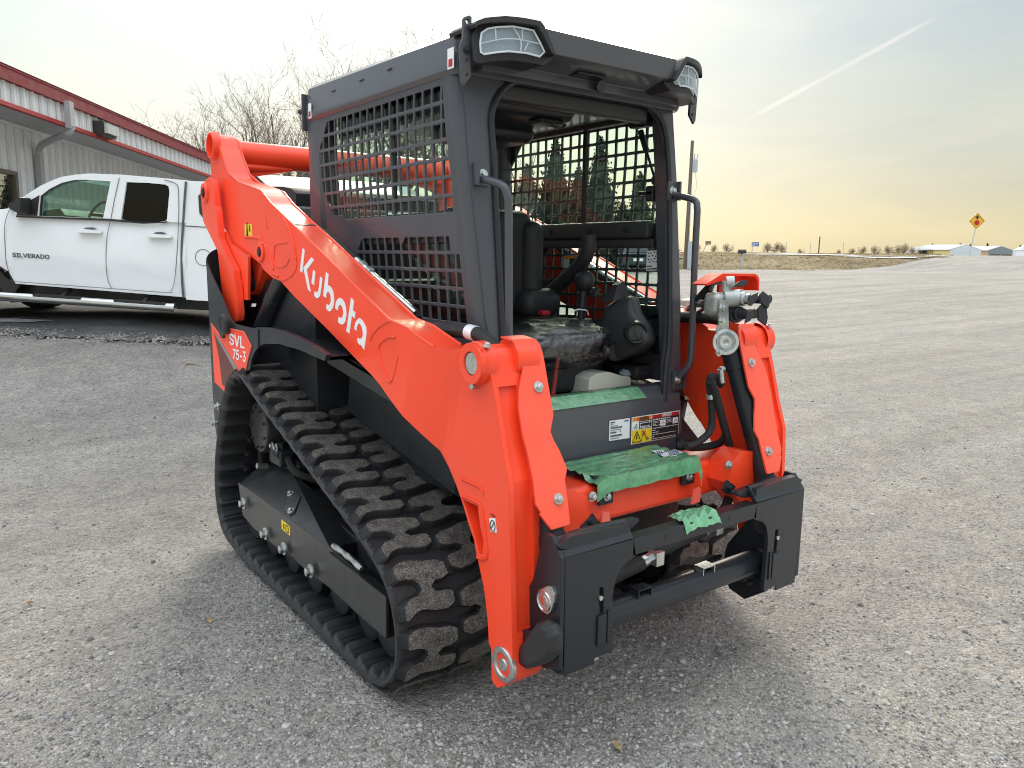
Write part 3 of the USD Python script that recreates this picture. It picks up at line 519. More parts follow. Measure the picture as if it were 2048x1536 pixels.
# step bar, underside, wheels
SB = grp('step_bar', TK)
q0, q1 = tsz(*TP([(50, 1095)])[0]), tsz(*TP([(1450, 1190)])[0])
obj('tube', cyl(T(q0[0], DT-.10, q0[1]), T(q1[0], DT-.10, q1[1]), .045, n=20), CHROME, SB)
for a, b in ((.20, .47), (.66, .95)):
    pa, pb2 = T(q0[0]+a*(q1[0]-q0[0]), DT-.10, q0[1]+a*(q1[1]-q0[1])+.034), T(q0[0]+b*(q1[0]-q0[0]), DT-.10, q0[1]+b*(q1[1]-q0[1])+.034)
    obj('tread_pad', obb(pa, pb2, .085, .026), TRIM, SB)
    obj('bracket', bx(0, .01, 0, .01, 0, .01), TRIM, SB) if False else None
    pm = (pa+pb2)/2; obj('bracket', obb(pm+V3([0, 0, -.03]), pm + FH*.30 + V3([0, 0, .10]), .04, .03), TRIM, SB)
fl = [tsz(*q) for q in TP([(-1200, 985), (3200, 1190)])]
obj('underbody', tprism(poly([(fl[0][0], fl[0][1]+.10), (fl[1][0], fl[1][1]+.10), (fl[1][0], fl[1][1]-.15), (fl[0][0], fl[0][1]-.15)]), DT+.25, DT+TW-.25), TRIM, TK)
obj('wheel_arch_liner', tprism(poly(tpts(TP([(-60, 880), (0, 955), (60, 985), (125, 1003), (70, 1075), (140, 1150), (40, 1158), (-10, 1110), (-60, 1000)]))), DT+.10, DT+.16), TRIM, TK)
TYRE = look('car_tyre', (.020, .020, .021), .7, bump=.3, bscale=60)
for sx, off in ((-6.12, 0), (-2.40, 0)):
    for side, dep in ((0, DT+.06), (1, DT+TW-.30)):
        c = T(sx, dep, 0); c[2] = float(terr_ds(dep, sx)) + .39
        wh = grp('wheel', TK)
        obj('tyre', lathe(c, FH, [(0, .23), (.0, .36), (.03, .39), (.22, .39), (.25, .36), (.25, .23)], 36), TYRE, wh)
        obj('rim', lathe(c+FH*.02, FH, [(.0, .23), (.03, .22), (.05, .07), (.03, .05), (.03, 0)], 24), ZINC, wh)
# inside: dash, wheel, seats, mirror, antenna
obj('roof_antenna', tprism(poly(tpts(TP([(622, 112), (632, 92), (668, 84), (672, 108)]))), DT+.9, DT+.96), TRIM, TK)
obj('rear_view_mirror', tprism(poly(tpts(TP([(560, 245), (600, 238), (690, 258), (690, 295), (580, 292)]))), DT+.85, DT+.9), TRIM, TK)
obj('dashboard', tprism(poly(tpts(TP([(200, 450), (310, 400), (420, 385), (460, 440), (470, 520), (200, 520)]))), DT+.15, DT+1.75), TRIM, TK)
swc = T(tsz(*TP([(575, 425)])[0])[0], DT+.55, tsz(*TP([(575, 425)])[0])[1])
obj('steering_wheel', cat_(tube([swc + .17*math.cos(a)*FH + .17*math.sin(a)*(V3([0, 0, .86])+.5*RH) for a in np.linspace(0, 6.28, 26)], .014, 7), obb(swc-.16*FH, swc+.16*FH, .05, .03)), TRIM, TK)
SEATM = look('truck_seat', (.05, .05, .055), .8)
for k, x in enumerate((760, 1260)):
    for dep in (.35, 1.15):
        q = TP([(x-60, 560), (x-10, 420), (x+50, 300), (x+110, 285), (x+120, 330), (x+60, 440), (x+40, 560)])
        obj('seat', tprism(poly(tpts(q)), DT+dep, DT+dep+.5), SEATM, TK)
obj('rear_cab_wall', tprism(poly(tpts(TP([(1440, 320), (1470, 320), (1470, 520), (1440, 520)]))), DT+.08, DT+TW-.1), SEATM, TK)

# ---- trees
BARK = look('grey_brown_bark', (.115, .095, .080), .9, var=.3, vscale=9, bump=.6, bscale=30)
TWIG = look('thin_twigs', (.21, .17, .135), .9, var=.2)
LEAF = look('dead_leaves', (.17, .095, .045), .8, var=.3)
def seg_tube(a, b, ra, rb, n):
    d = b-a; L = np.linalg.norm(d); d = d/max(L, 1e-9); x = np.cross(d, [0, 0, 1.0] if abs(d[2]) < .95 else [1.0, 0, 0]); x /= np.linalg.norm(x); y = np.cross(d, x)
    t = np.arange(n)/n*2*np.pi; c = np.cos(t)[:, None]*x+np.sin(t)[:, None]*y; return np.vstack([a+ra*c, b+rb*c])
def bare_tree(seed, H=10.0, spread=.55, lean=0.0, forks=1):
    r = np.random.default_rng(seed); limbs, twigs, tips = [], [], []
    def grow(p, d, L, rad, lev):
        nseg = 4 if lev < 3 else 3; pts = [p]; q = p; dirs = []
        for k in range(nseg):
            d = d + r.normal(0, .10+.04*lev, 3) + [0, 0, .06*(lev > 0)]; d /= np.linalg.norm(d); q = q + d*L/nseg; pts.append(q); dirs.append(d)
        rs = np.linspace(rad, rad*(.55 if lev < 4 else .4), nseg+1)
        for k in range(nseg): (limbs if lev < 2 else twigs).append((pts[k], pts[k+1], rs[k], rs[k+1], lev))
        if lev >= 5: tips.append(q); return
        nch = (4, 4, 3, 3, 2)[lev] if lev else 5
        for c in range(nch):
            k = r.integers(1 if lev else 2, nseg+1); t_ = r.uniform(-.5, 0) if k < nseg else 0
            base = pts[k] + (pts[k-1]-pts[k])*(-t_)
            dd = dirs[min(k, nseg-1)]; rnd = r.normal(0, 1, 3); rnd -= dd*(rnd@dd); rnd /= np.linalg.norm(rnd)
            nd = dd*math.cos(spread) + rnd*math.sin(spread)*r.uniform(.7, 1.3) + [0, 0, .18]; nd /= np.linalg.norm(nd)
            grow(base, nd, L*r.uniform(.52, .80), max(rs[min(k, nseg)]*.60, .0065), lev+1)
    for fk in range(forks):
        grow(V3([0, 0, -.1]), V3([lean + .25*(fk-(forks-1)/2), .1*fk, 1.0]), H*.36, .019*H/ (1+.3*(forks-1)), 0)
    def pack(S, nn):
        v, f = [], []
        for a, b, ra, rb, lev in S:
            n = nn(lev); o = sum(len(x) for x in v) if False else pack.o
            v.append(seg_tube(a, b, ra, rb, n)); pack.o += 2*n
            for i in range(n): j = (i+1) % n; f += [[o+i, o+j, o+n+j], [o+i, o+n+j, o+n+i]]
        return tm(np.vstack(v), f)
    pack.o = 0; A = pack(limbs, lambda l: 8 if l == 0 else 6); pack.o = 0; Tw = pack(twigs, lambda l: 4 if l < 3 else 3)
    v, f = [], []
    for p in tips:
        if r.random() < .10:
            for _ in range(2):
                a, b = r.normal(0, .035, 3), r.normal(0, .035, 3); n = len(v); v += [p, p+a, p+b]; f += [[n, n+1, n+2], [n, n+2, n+1]]
    return A, Tw, tm(v, f) if f else None
protos = []
TL = ['bare tree with forked trunk left of the cab, branches above the red tube', 'bare tree rising behind the cab roof', 'bare tree at the left end of the row behind the building', 'bare tree seen through the side screen of the cab', 'tall bare tree behind the rear of the cab roof', 'bare tree seen through the middle of the cab side screen', 'bare tree seen through the front of the cab side screen', 'leaning bare tree seen through the open cab front', 'thin bare tree between the first and second trees from the left', 'bare tree seen through the rear of the cab side screen']
tspots = [(548, 38, 0, 10.4), (745, 41, 1, 14.2), (405, 36, 2, 9.0), (690, 40, 0, 12.6), (640, 37, 1, 11.8), (800, 42, 2, 14.0), (870, 40, 0, 12.0), (1052, 38, 1, 11.2), (470, 40, 1, 9.8), (600, 35, 2, 9.4)]
used = {}
for k, (u, d, kind, hgt) in enumerate(tspots):
    p = Wu(u, d)
    if kind not in used:
        hh = hgt; A, Tw, Lf = bare_tree(11+kind*5, hh, (.55, .5, .6)[kind], (.0, .05, -.05)[kind], (2, 1, 2)[kind])
        t = thing('bare_tree', TL[k], 'tree', p, rng.uniform(0, 6.28) if kind else .4, 'bare trees behind the loader')
        obj('trunk', A, BARK, t); obj('crown', Tw, TWIG, t, False)
        if Lf is not None: obj('dead_leaves', Lf, LEAF, t, False, kind='stuff')
        used[kind] = (t, hh)
    else:
        t, hh = used[kind]; s_ = hgt/hh; dup(t, p, rng.uniform(0, 6.28), TL[k], 'bare_tree', scale=(s_, s_, s_))
NEED = look('dark_needles', (.030, .048, .028), .8, col2=(.055, .075, .040), vscale=3)
def spruce(seed, H, R):
    r = np.random.default_rng(seed); v, f, bv = [], [], []
    for z in np.arange(.30, H-.05, .15):
        fr = 1-z/H; n = int(7+11*fr)
        for _ in range(n):
            a = r.uniform(0, 6.28); L = R*(fr**.85)*r.uniform(.65, 1.15)+.08; d = V3([math.cos(a), math.sin(a), r.uniform(-.30, .06)]); s = V3([-math.sin(a), math.cos(a), 0])
            b0 = V3([0, 0, z]); bv.append((b0, b0+d*L*.8))
            m_ = max(3, int(L/.16))
            for k in range(m_):
                q = b0 + d*L*(k+.6)/m_
                for side in (-1, 1):
                    w = (.34*(1-k/m_)+.12)*min(1, L)*r.uniform(.6, 1.1); tip = q + s*side*w + d*w*.6 + [0, 0, r.uniform(-.12, .05)]; e = len(v)
                    v += [q-d*.05, q+d*.07, tip]; f += [[e, e+1, e+2], [e, e+2, e+1]]
                    e = len(v); tip2 = q + s*side*w*.4 + d*w*.3 + [0, 0, r.uniform(-.22, .10)]; v += [q-d*.05, q+d*.06, tip2]; f += [[e, e+1, e+2], [e, e+2, e+1]]
    cn = np.linspace(.25, H*.97, 26); aa = np.arange(14)/14*6.283; e = len(v)
    for z in cn:
        for q in aa: rr0 = R*((1-z/H)**.9)*(.55+.25*r.random()); v.append(V3([rr0*math.cos(q), rr0*math.sin(q), z+r.uniform(-.1, .1)]))
    for k in range(25):
        for q in range(14): q2 = (q+1) % 14; f += [[e+k*14+q, e+k*14+q2, e+(k+1)*14+q2], [e+k*14+q, e+(k+1)*14+q2, e+(k+1)*14+q]]
    return tm(v, f)
SL = ['large dark spruce seen through the left half of the cab front opening', 'tall spruce seen just right of the far window bar in the cab', 'small pointed spruce seen low at the right of the far cab window', 'round spruce seen beside the cab front post', 'small spruce seen between the red rear tube and the cab', 'broad spruce seen behind the seat back', 'low spruce seen at the right edge of the far cab window', 'dark spruce seen between the two largest spruces in the cab opening']
sp_spots = [(1105, 47, 7.6, 2.4, 0), (1192, 48, 7.9, 2.3, 1), (1272, 52, 6.2, 1.9, 0), (1240, 54, 4.2, 2.0, 1), (612, 42, 5.0, 1.4, 0), (1050, 46, 6.0, 2.4, 1), (1315, 56, 3.8, 1.6, 0), (1150, 52, 6.4, 2.5, 1)]
used = {}
for k, (u, d, hgt, rad, kind) in enumerate(sp_spots):
    p = Wu(u, d)
    if kind not in used:
        t = thing('spruce_tree', SL[k], 'tree', p, 0, 'spruce trees behind the lot'); obj('trunk', cyl((0, 0, -.1), (0, 0, hgt*.92), .14, .02, 8), BARK, t); obj('crown', spruce(5+kind, hgt, rad), NEED, t, False); used[kind] = (t, hgt, rad)
    else: t, hh, r0 = used[kind]; dup(t, p, 1.3*k, SL[k], 'spruce_tree', scale=(rad/r0, rad/r0, hgt/hh))
# shrubs on the skyline
A, Tw, Lf = bare_tree(77, 1.7, .75, 0, 3)
sh = thing('bare_shrub', 'bare shrub on the skyline nearest the cab handle', 'shrub', Wu(1392, 96), 0, 'bare shrubs along the skyline'); SHR = look('pale_shrub_twigs', (.36, .29, .21), .9); obj('stems', A, SHR, sh); obj('crown', Tw, SHR, sh, False)
shs = [(1425, 100, 1.0), (1452, 97, 1.1), (1530, 99, 1.25), (1548, 97, 1.3), (1562, 101, 1.1), (1598, 108, .8), (1700, 105, .9), (1722, 104, 1.1), (1748, 106, 1.2), (1772, 105, 1.2), (1790, 107, 1.3), (1806, 108, 1.5), (1824, 110, 1.2), (1674, 112, .8)]
for k, (u, d, s_) in enumerate(shs):
    nm_ = ['left of the mailbox', 'just left of the mailbox', 'right of the blue number sign', 'second to the right of the blue number sign', 'third to the right of the blue number sign', 'left of the thin skyline pole', 'first right of the thin skyline pole', 'second right of the thin skyline pole', 'third right of the thin skyline pole', 'fourth right of the thin skyline pole', 'left of the white trailer', 'just left of the white trailer', 'behind the white trailer', 'close beside the thin skyline pole'][k]
    dup(sh, Wu(u, d), 1.7*k, 'bare shrub on the skyline, '+nm_, 'bare_shrub', scale=(s_, s_, s_))

# ---- roadside things on the right
UP = thing('utility_pole', 'wooden utility pole with transformer and meter cabinet behind the cab post', 'utility pole', Wu(1369, 50))
WOODP = look('weathered_pole', (.16, .13, .10), .9, var=.2, bump=.4, bscale=40)
GALV = look('galvanised_box', (.42, .45, .48), .5, var=.08)
obj('pole', cyl((0, 0, -.2), (.05, -.05, 7.9), .15, .10, 12), WOODP, UP)
rx, ry = RH[0], RH[1]
def off(a, b=0): return V3([rx*a+FH[0]*b, ry*a+FH[1]*b, 0])
obj('transformer', lathe(off(.28, -.1)+[0, 0, 6.0], (0, 0, 1), [(0, 0), (0, .17), (.75, .17), (.8, .12), (.8, 0)], 18), GALV, UP)
obj('insulator', cat_(cyl(off(.22, -.1)+[0, 0, 6.8], off(.24, -.1)+[0, 0, 7.1], .03, n=8), cyl(off(.38, -.1)+[0, 0, 6.8], off(.44, -.1)+[0, 0, 7.1], .03, n=8)), GALV, UP)
obj('meter_cabinet', cat_(bx(-.01, .01, -.01, .01, 0, .02)), GALV, UP) if False else None
mc = off(.30, -.22); obj('meter_cabinet', hullm([mc + off(a, b) + [0, 0, z] for a in (-.26, .26) for b in (-.1, .1) for z in (.55, 1.75)]), GALV, UP); obj('meter_box', hullm([mc + off(a-.05, b) + [0, 0, z] for a in (-.20, .18) for b in (-.09, .09) for z in (0, .54)]), GALV, UP)
obj('cable', cat_(tube([off(.3, -.1)+[0, 0, 6.0], off(.45, -.12)+[0, 0, 5.2], off(.3, -.14)+[0, 0, 4.6], off(.14, -.14)+[0, 0, 4.0]], .012, 5, 4), cyl(off(.12, -.16)+[0, 0, 1.7], off(.12, -.14)+[0, 0, 4.8], .03, n=8)), GALV, UP)
MBX = thing('mailbox', 'dark mailbox on a grey post at the foot of the bank', 'mailbox', Wu(1481, 51))
obj('post', cyl((0, 0, -.1), (0, 0, 1.0), .07, n=8), GALV, MBX); bm = hullm([off(a, b)+[0, 0, z] for a in (-.25, .25) for b in (-.14, .14) for z in (1.0, 1.18)] + [off(a, 0)+[0, 0, 1.27] for a in (-.25, .25)]); obj('box', bm, TRIM, MBX)
AS = thing('number_sign', 'blue house number sign on a thin post right of the mailbox', 'sign', Wu(1501, 51))
obj('post', cyl((0, 0, -.1), (0, 0, 1.75), .025, n=8), GALV, AS)
BLUE = look('sign_blue', (.03, .09, .30), .4); obj('plate', hullm([off(a, b)+[0, 0, z] for a in (-.05, .42) for b in (-.01, .01) for z in (1.48, 1.75)]), BLUE, AS)
obj('lettering', text('2577', .17, off(-.01, -.014)+[0, 0, 1.53], RH, V3([0, 0, 1.0]), .003, True, width=.38), WHITE, AS)
FLD = thing('flood_light', 'small flood light on a leaning post at the left end of the bank', 'lamp', Wu(1404, 57))
obj('post', tube([V3([0, 0, -.1]), V3([0, 0, .5]), off(.12)+[0, 0, .85], off(.25)+[0, 0, .95]], .03, 6), GALV, FLD); obj('head', hullm([off(a, b)+[0, 0, z] for a in (.12, .48) for b in (-.12, .12) for z in (.95, 1.2)]), look('flood_head', (.28, .22, .15), .6), FLD)
SP_ = thing('skyline_pole', 'thin bare pole standing on the skyline beyond the bank', 'pole', Wu(1634, 100)); obj('shaft', cyl((0, 0, -.2), (.05, 0, 2.4), .09, .07, 8), WOODP, SP_)
for k, (u, h) in enumerate(((1569, 2.0), (1683, 2.1), (1617, 1.9))):
    q = thing('distant_post', ['faint distant post left of the thin skyline pole', 'faint distant post right of the thin skyline pole', 'faint short post just left of the thin skyline pole'][k], 'pole', Wu(u, 180)); obj('shaft', cyl((0, 0, -.2), (0, 0, h+1.5), .07, n=6), GALV, q)
DSG = thing('stop_ahead_sign', 'yellow diamond stop ahead sign on a leaning post beside the road', 'road sign', Wu(1935, 65))
obj('post', cyl((0, 0, -.3), off(.30)+[0, 0, 2.2], .035, n=8), GALV, DSG)
cS = off(.33, -.05)+[0, 0, 2.85]
def dm_(r, b): return [cS+off(a*r, b)+[0, 0, z*r] for a, z in ((0, 1), (1, 0), (0, -1), (-1, 0))]
SYEL = look('sign_yellow', (.72, .40, .03), .4)
obj('plate', hullm(dm_(.66, -.01)+dm_(.66, .01)), SYEL, DSG); obj('border', tube(dm_(.60, -.014)+[dm_(.60, -.014)[0]], .012, 5), INK, DSG)
obj('red_octagon', hullm([cS+off(.22*math.cos(a), b)+[0, 0, .22*math.sin(a)-.14] for a in np.arange(8)*math.pi/4+.39 for b in (-.02, -.012)]), RED, DSG)
obj('arrow', cat_(hullm([cS+off(a, b)+[0, 0, z] for a, z in ((-.2, .26), (.2, .26), (0, .46)) for b in (-.02, -.012)]), hullm([cS+off(a, b)+[0, 0, z] for a in (-.06, .06) for z in (.14, .27) for b in (-.021, -.013)])), INK, DSG)
# far farm buildings
def shed(name, label, u0, u1, dist, zr, ze, depth, roofmat, wallmat, gablemat, label_cat='barn', side=None):
    t = thing(name, label, label_cat, Wu(0.5*(u0+u1), dist), 0)
    o = Wu(.5*(u0+u1), dist); hw = (u1-u0)/2/FOC*dist
    G = lambda a, b, z: off(a, b)+[0, 0, z]
    ax_ = -depth
    pts = lambda b0: [G(-hw, b0, -.6), G(hw, b0, -.6), G(hw, b0, ze), G(0, b0, zr), G(-hw, b0, ze)]
    return t, hw, G
def gable_barn(label, u0, u1, dist, zr, ze, sx, sd, roofm, wallm, sidem, doors=False, openside=False):
    t, hw, G = shed('barn', label, u0, u1, dist, zr, ze, 0, roofm, wallm, None)
    off2 = lambda p: V3(p) + off(sx, sd)                    # the long side recedes to the left
    a = [G(-hw, 0, -.6), G(hw, 0, -.6), G(hw, 0, ze), G(0, 0, zr), G(-hw, 0, ze)]; b = [off2(p) for p in a]
    g = tm(a+[p+FH*.1 for p in a], [[0, 1, 2], [0, 2, 3], [0, 3, 4], [5, 7, 6], [5, 8, 7], [5, 9, 8]]); obj('gable_wall', g, wallm, t, False)
    obj('side_wall', hullm([a[0], a[4]-[0, 0, .02], b[0], b[4]-[0, 0, .02], a[0]+FH*.1, b[0]+FH*.1]), sidem, t, False)
    rz = V3([0, 0, .12]); e = off(-.25)
    obj('roof', cat_(hullm([a[4]+e, a[3], b[4]+e, b[3], a[4]+e+rz, a[3]+rz, b[4]+e+rz, b[3]+rz]), hullm([a[2]-e, a[3], b[2]-e, b[3], a[2]-e+rz, a[3]+rz, b[2]-e+rz, b[3]+rz])), roofm, t, False)
    if doors:
        for s_ in (-1, 1): obj('door', hullm([G(s_*hw*.45+q*hw*.20*1.0, -.06, z) for q in (-1.9, 1.9) for z in (.2, ze*.62)]+[G(s_*hw*.45, .0, 1)]), look('brown_door', (.09, .045, .035), .6) if s_ < 0 else '/World/Looks/brown_door', t, False)
    return t
ROOFG = look('pale_metal_roof', (.50, .52, .55), .5); WBLUE = look('white_barn_wall', (.58, .62, .66), .6, var=.04); CREAM = look('cream_barn_wall', (.80, .68, .30), .7, var=.05); DGREY = look('grey_gable', (.20, .23, .24), .6)
gable_barn('long white barn with pale roof behind the diamond sign', 1897, 1958, 200, 3.75, 2.4, -5.2, 9, ROOFG, WBLUE, CREAM)
gable_barn('barn with dark grey gable and brown doors right of the diamond sign', 1973, 2024, 205, 3.6, 2.45, -3.6, 9, ROOFG, DGREY, look('tan_wall', (.58, .40, .22), .7), True)
os_ = thing('open_shed', 'open fronted shed with dark bays left of the white barn', 'shed', Wu(1843, 204)); G = lambda a, b, z: off(a, b)+[0, 0, z]
obj('roof', hullm([G(a, b, z) for a, b, z in ((-2.2, 0, 2.35), (2.6, 0, 2.5), (2.6, 4, 3.3), (-.6, 4, 3.25), (-2.2, 0, 2.45), (2.6, 0, 2.6))]), ROOFG, os_, False); obj('back_wall', hullm([G(a, b, z) for a in (-2.1, 2.5) for b in (1.2, 1.3) for z in (-.6, 2.35)]), TRIM, os_, False)
for x in (-2.0, -.4, 1.0, 2.4): obj('post', cyl(G(x, 0, -.6), G(x, 0, 2.4), .10, n=6), WOODP, os_)
tr = thing('trailer', 'small white trailer left of the open shed', 'trailer', Wu(1820, 195)); obj('body', hullm([G(a, b, z) for a in (-1.3, 1.3) for b in (-.5, .5) for z in (.8, 2.15)]), WHITE, tr, False); obj('wheel', cyl(G(-.3, -.5, .5), G(-.3, -.3, .5), .35, n=14), TYRE, tr); obj('wheel', cyl(G(.4, -.5, .5), G(.4, -.3, .5), .35, n=14), TYRE, tr)
bn = thing('grain_bin', 'white grain bin at the right edge of the picture', 'grain bin', Wu(2046, 200)); obj('bin_wall', lathe((0, 0, -.6), (0, 0, 1), [(0, 2.6), (3.2, 2.6)], 28), WHITE, bn); obj('bin_roof', lathe((0, 0, 2.58), (0, 0, 1), [(0, 2.7), (1.3, .3), (1.45, .3), (1.45, 0)], 28), ROOFG, bn)
for k, (u, h, lab_) in enumerate(((1860, 4.3, 'dark treetop behind the left end of the white barn roof'), (1892, 4.0, 'dark treetop left of the white barn ridge'), (1916, 4.5, 'dark treetop just right of the white barn ridge'), (1936, 4.3, 'dark treetop beside the sign post'), (1970, 4.6, 'dark treetop behind the grey gabled barn'), (2036, 4.2, 'dark treetop near the grain bin'), (1867, 3.9, 'small dark treetop close to the left barn roof end'))):
    t0 = used[k % 2]; dup(t0[0], Wu(u, 232)+V3([0, 0, -.3]), k, lab_, 'spruce_tree', 'dark treetops behind the barns', (.85, .85, h*1.18/t0[1]))
# dark car parked behind the lot, seen through the far cab window
CR = thing('parked_car', 'dark car seen from behind through the lower far window of the cab', 'car', Wu(1262, 44), -YAW)
NAVY = look('dark_car_paint', (.015, .022, .035), .25, coat=.6)
obj('body', cat_(rbx(-.88, .88, -2.1, 2.1, .30, .95, .12), hullm([(-.8, -1.9, .92), (.8, -1.9, .92), (.8, 1.0, .92), (-.8, 1.0, .92), (-.62, -1.5, 1.5), (.62, -1.5, 1.5), (.62, .3, 1.5), (-.62, .3, 1.5)])), NAVY, CR)
obj('rear_window', hullm([(-.62, -1.86, 1.02), (.62, -1.86, 1.02), (.54, -1.6, 1.42), (-.54, -1.6, 1.42), (0, -1.7, 1.2)]), '/World/Looks/topper_glass', CR); obj('number_plate', bx(-.26, .26, -2.13, -2.09, .55, .70), WHITE, CR)
for s_ in (-1, 1):
    obj('tail_light', rbx(s_*.70-.12, s_*.70+.12, -2.12, -2.05, .72, .88, .02), RED, CR)
    for y in (-1.35, 1.35): obj('wheel', cyl((s_*.88, y, .32), (s_*.66, y, .32), .32, n=20), TYRE, CR)
# dry twig and fallen leaves on the gravel
tw = under_px(352, 752); te_ = under_px(420, 738); tm_ = under_px(378, 730)
obj('dry_twig', cat_(tube([tw+V3([0, 0, .012]), (tw+tm_)/2+V3([0, 0, .02]), tm_+V3([0, 0, .02]), te_+V3([0, 0, .015])], [.008, .010, .008, .004], 6, 4), tube([tm_+V3([0, 0, .02]), tm_+V3([-.06, .05, .03])], .004, 5)), look('twig_bark', (.34, .27, .19), .8), label='pale dry twig lying on the gravel left of the rear panel', cat='twig')
LT = ['small brown leaf on the gravel in front of the coupler', 'tan leaf at the bottom edge near the middle', 'yellowish leaf near the bottom right corner', 'orange leaf on the gravel right of the coupler plate', 'small brown leaf on the gravel at the left edge', 'brown leaf right of the coupler on open gravel', 'pale leaf left of the track front']
for k, (u, v_) in enumerate(((1212, 1410), (1235, 1498), (1800, 1502), (1615, 1082), (60, 1210), (1848, 958), (420, 1246))):
    p = under_px(u, v_) + V3([0, 0, .012]); a = k*1.3; e1_, e2_ = V3([math.cos(a), math.sin(a), .15]), V3([-math.sin(a), math.cos(a), .1]); s_ = .022
    pts = [p-e1_*s_, p-e1_*s_*.3+e2_*s_*.5, p+e1_*s_*.5+e2_*s_*.4, p+e1_*s_*1.1, p+e1_*s_*.4-e2_*s_*.45, p-e1_*s_*.4-e2_*s_*.4+V3([0, 0, .006])]
    obj('fallen_leaf', tm(pts+[q-V3([0, 0, .001]) for q in pts], [[0, 1, 5], [1, 4, 5], [1, 2, 4], [2, 3, 4], [6, 11, 7], [7, 11, 10], [7, 10, 8], [8, 10, 9]]), LEAF if k in (0, 3, 4) else look('tan_leaf', (.36, .26, .13), .7) if k == 1 else '/World/Looks/tan_leaf', smooth=False, label=LT[k], cat='leaf', group='fallen leaves on the gravel')
# ================================================================== the compact track loader
L_ = thing('compact_track_loader', 'orange and charcoal compact track loader with open cab and rubber tracks, parked on the gravel', 'track loader')
def both(name, mesh, mat, parents, smooth=30, flip=True):   # the same piece on the machine's right and left side
    return [obj(name, mesh, mat, parents[0], smooth), obj(name, mir(mesh), mat, parents[1], smooth)]
def pair(name): return [grp(name), grp(name)]
ZA, ZB_, ZC_, ZD_, ZE_, ZF_, ZG_ = (lambda P: Z(400, 260, .1171875, P)), (lambda P: Z(400, 420, .1171875, P)), (lambda P: Z(400, 560, .1171875, P)), (lambda P: Z(560, 480, .1171875, P)), (lambda P: Z(720, 600, .1171875, P)), (lambda P: Z(880, 640, .1171875, P)), (lambda P: Z(880, 900, .1171875, P))
Z1, Z2_, ZP = (lambda P: Z(400, 600, 600/2048, P)), (lambda P: Z(400, 900, 600/1843, P)), (lambda P: Z(960, 1150, 300/1843, P))
# ---- rubber tracks
XO, XI = -.813, -.393
loop = [(1.967,.872),(1.868,.889),(1.790,.870),(1.700,.834),(1.569,.790),(1.364,.725),(1.163,.661),(.970,.598),(.800,.543),(.687,.504),(.575,.452),(.500,.388),(.462,.300),(.455,.214),(.475,.140),(.545,.066),(.640,.030),(.75,.024),(1.03,.024),(1.266,.024),(1.535,.024),(1.845,.026),(2.10,.036),(2.22,.065),(2.285,.125),(2.315,.215),(2.317,.308),(2.290,.420),(2.255,.505),(2.205,.590),(2.148,.685),(2.09,.775),(2.035,.835)]
LP = smooth_path(loop, 10, True)
seg = np.r_[0, np.cumsum(np.linalg.norm(np.diff(np.vstack([LP, LP[:1]]), axis=0), axis=1))]; LEN = seg[-1]
def on_loop(s):
    s = np.asarray(s) % LEN; Q = np.vstack([LP, LP[:1]])
    return np.c_[np.interp(s, seg, Q[:, 0]), np.interp(s, seg, Q[:, 1])]
def loop_frame(s):
    p = on_loop(s); t = on_loop(np.asarray(s)+.012) - on_loop(np.asarray(s)-.012); t /= np.linalg.norm(t, axis=1)[:, None]
    return p, t, np.c_[t[:, 1], -t[:, 0]]                   # outward normal (the loop runs forwards over the top)
_p, _t, _n = loop_frame(np.array([LEN*.15])); OUT = 1.0 if (_n[0]@(_p[0]-V3([1.4, .35]))) > 0 else -1.0
def wrap_loop(v):                                           # (across, along, height) -> space
    p, t, n = loop_frame(v[:, 1]); q = p + OUT*n*v[:, 2:3]
    return np.c_[v[:, 0], q]
NU = int(round(LEN/.192)); PIT = LEN/NU
TR = pair('rubber_track')
# belt: outer band, thick edge, ribbed inside
ns = NU*24; S = np.arange(ns)/ns*LEN
prof = [(XO, -.012), (XO, 0.0), (XO+.006, .006), (XI-.006, .006), (XI, 0.0), (XI, -.012), (XI-.02, -.026), ((XO+XI)/2+.05, -.03), ((XO+XI)/2-.05, -.03), (XO+.02, -.026)]
K = len(prof); rows = []
for k, (xx, h) in enumerate(prof):
    hh = np.full(ns, h)
    if k in (6, 7, 8, 9):                                   # inside: cross ribs at the link pitch
        ph = (S/(PIT/2)) % 1.0; hh = h - .022*np.exp(-((ph-.5)/.16)**2) - .006*np.exp(-((ph-.15)/.05)**2)
    rows.append(wrap_loop(np.c_[np.full(ns, xx), S, hh]))
v = np.vstack(rows); f = []
for k in range(K):
    a, b = k*ns, ((k+1) % K)*ns
    i = np.arange(ns); j = (i+1) % ns
    f.append(np.c_[a+i, b+j, a+j]); f.append(np.c_[a+i, b+i, b+j])
belt = tm(v, np.vstack(f)); belt.fix_normals()
both('belt', belt, RUBBER, TR, 40)
# inside drive lugs: two wings per half pitch, seen along the rear and the ground run
ribs = []
for k in range(2*NU):
    s0 = (k+.5)*PIT/2
    for w0, w1 in ((XO+.12, XO+.165), (XI-.165, XI-.12)):
        base = [(w0, s0-.022, -.028), (w1, s0-.022, -.028), (w1, s0+.022, -.028), (w0, s0+.022, -.028)]
        top = [(w0+.012, s0-.010, -.072), (w1-.012, s0-.010, -.072), (w1-.012, s0+.010, -.072), (w0+.012, s0+.010, -.072)]
        ribs.append(hullm(wrap_loop(V3(base+top))))
for q in ribs: both('drive_lug', q, RUBBER, TR, 30)
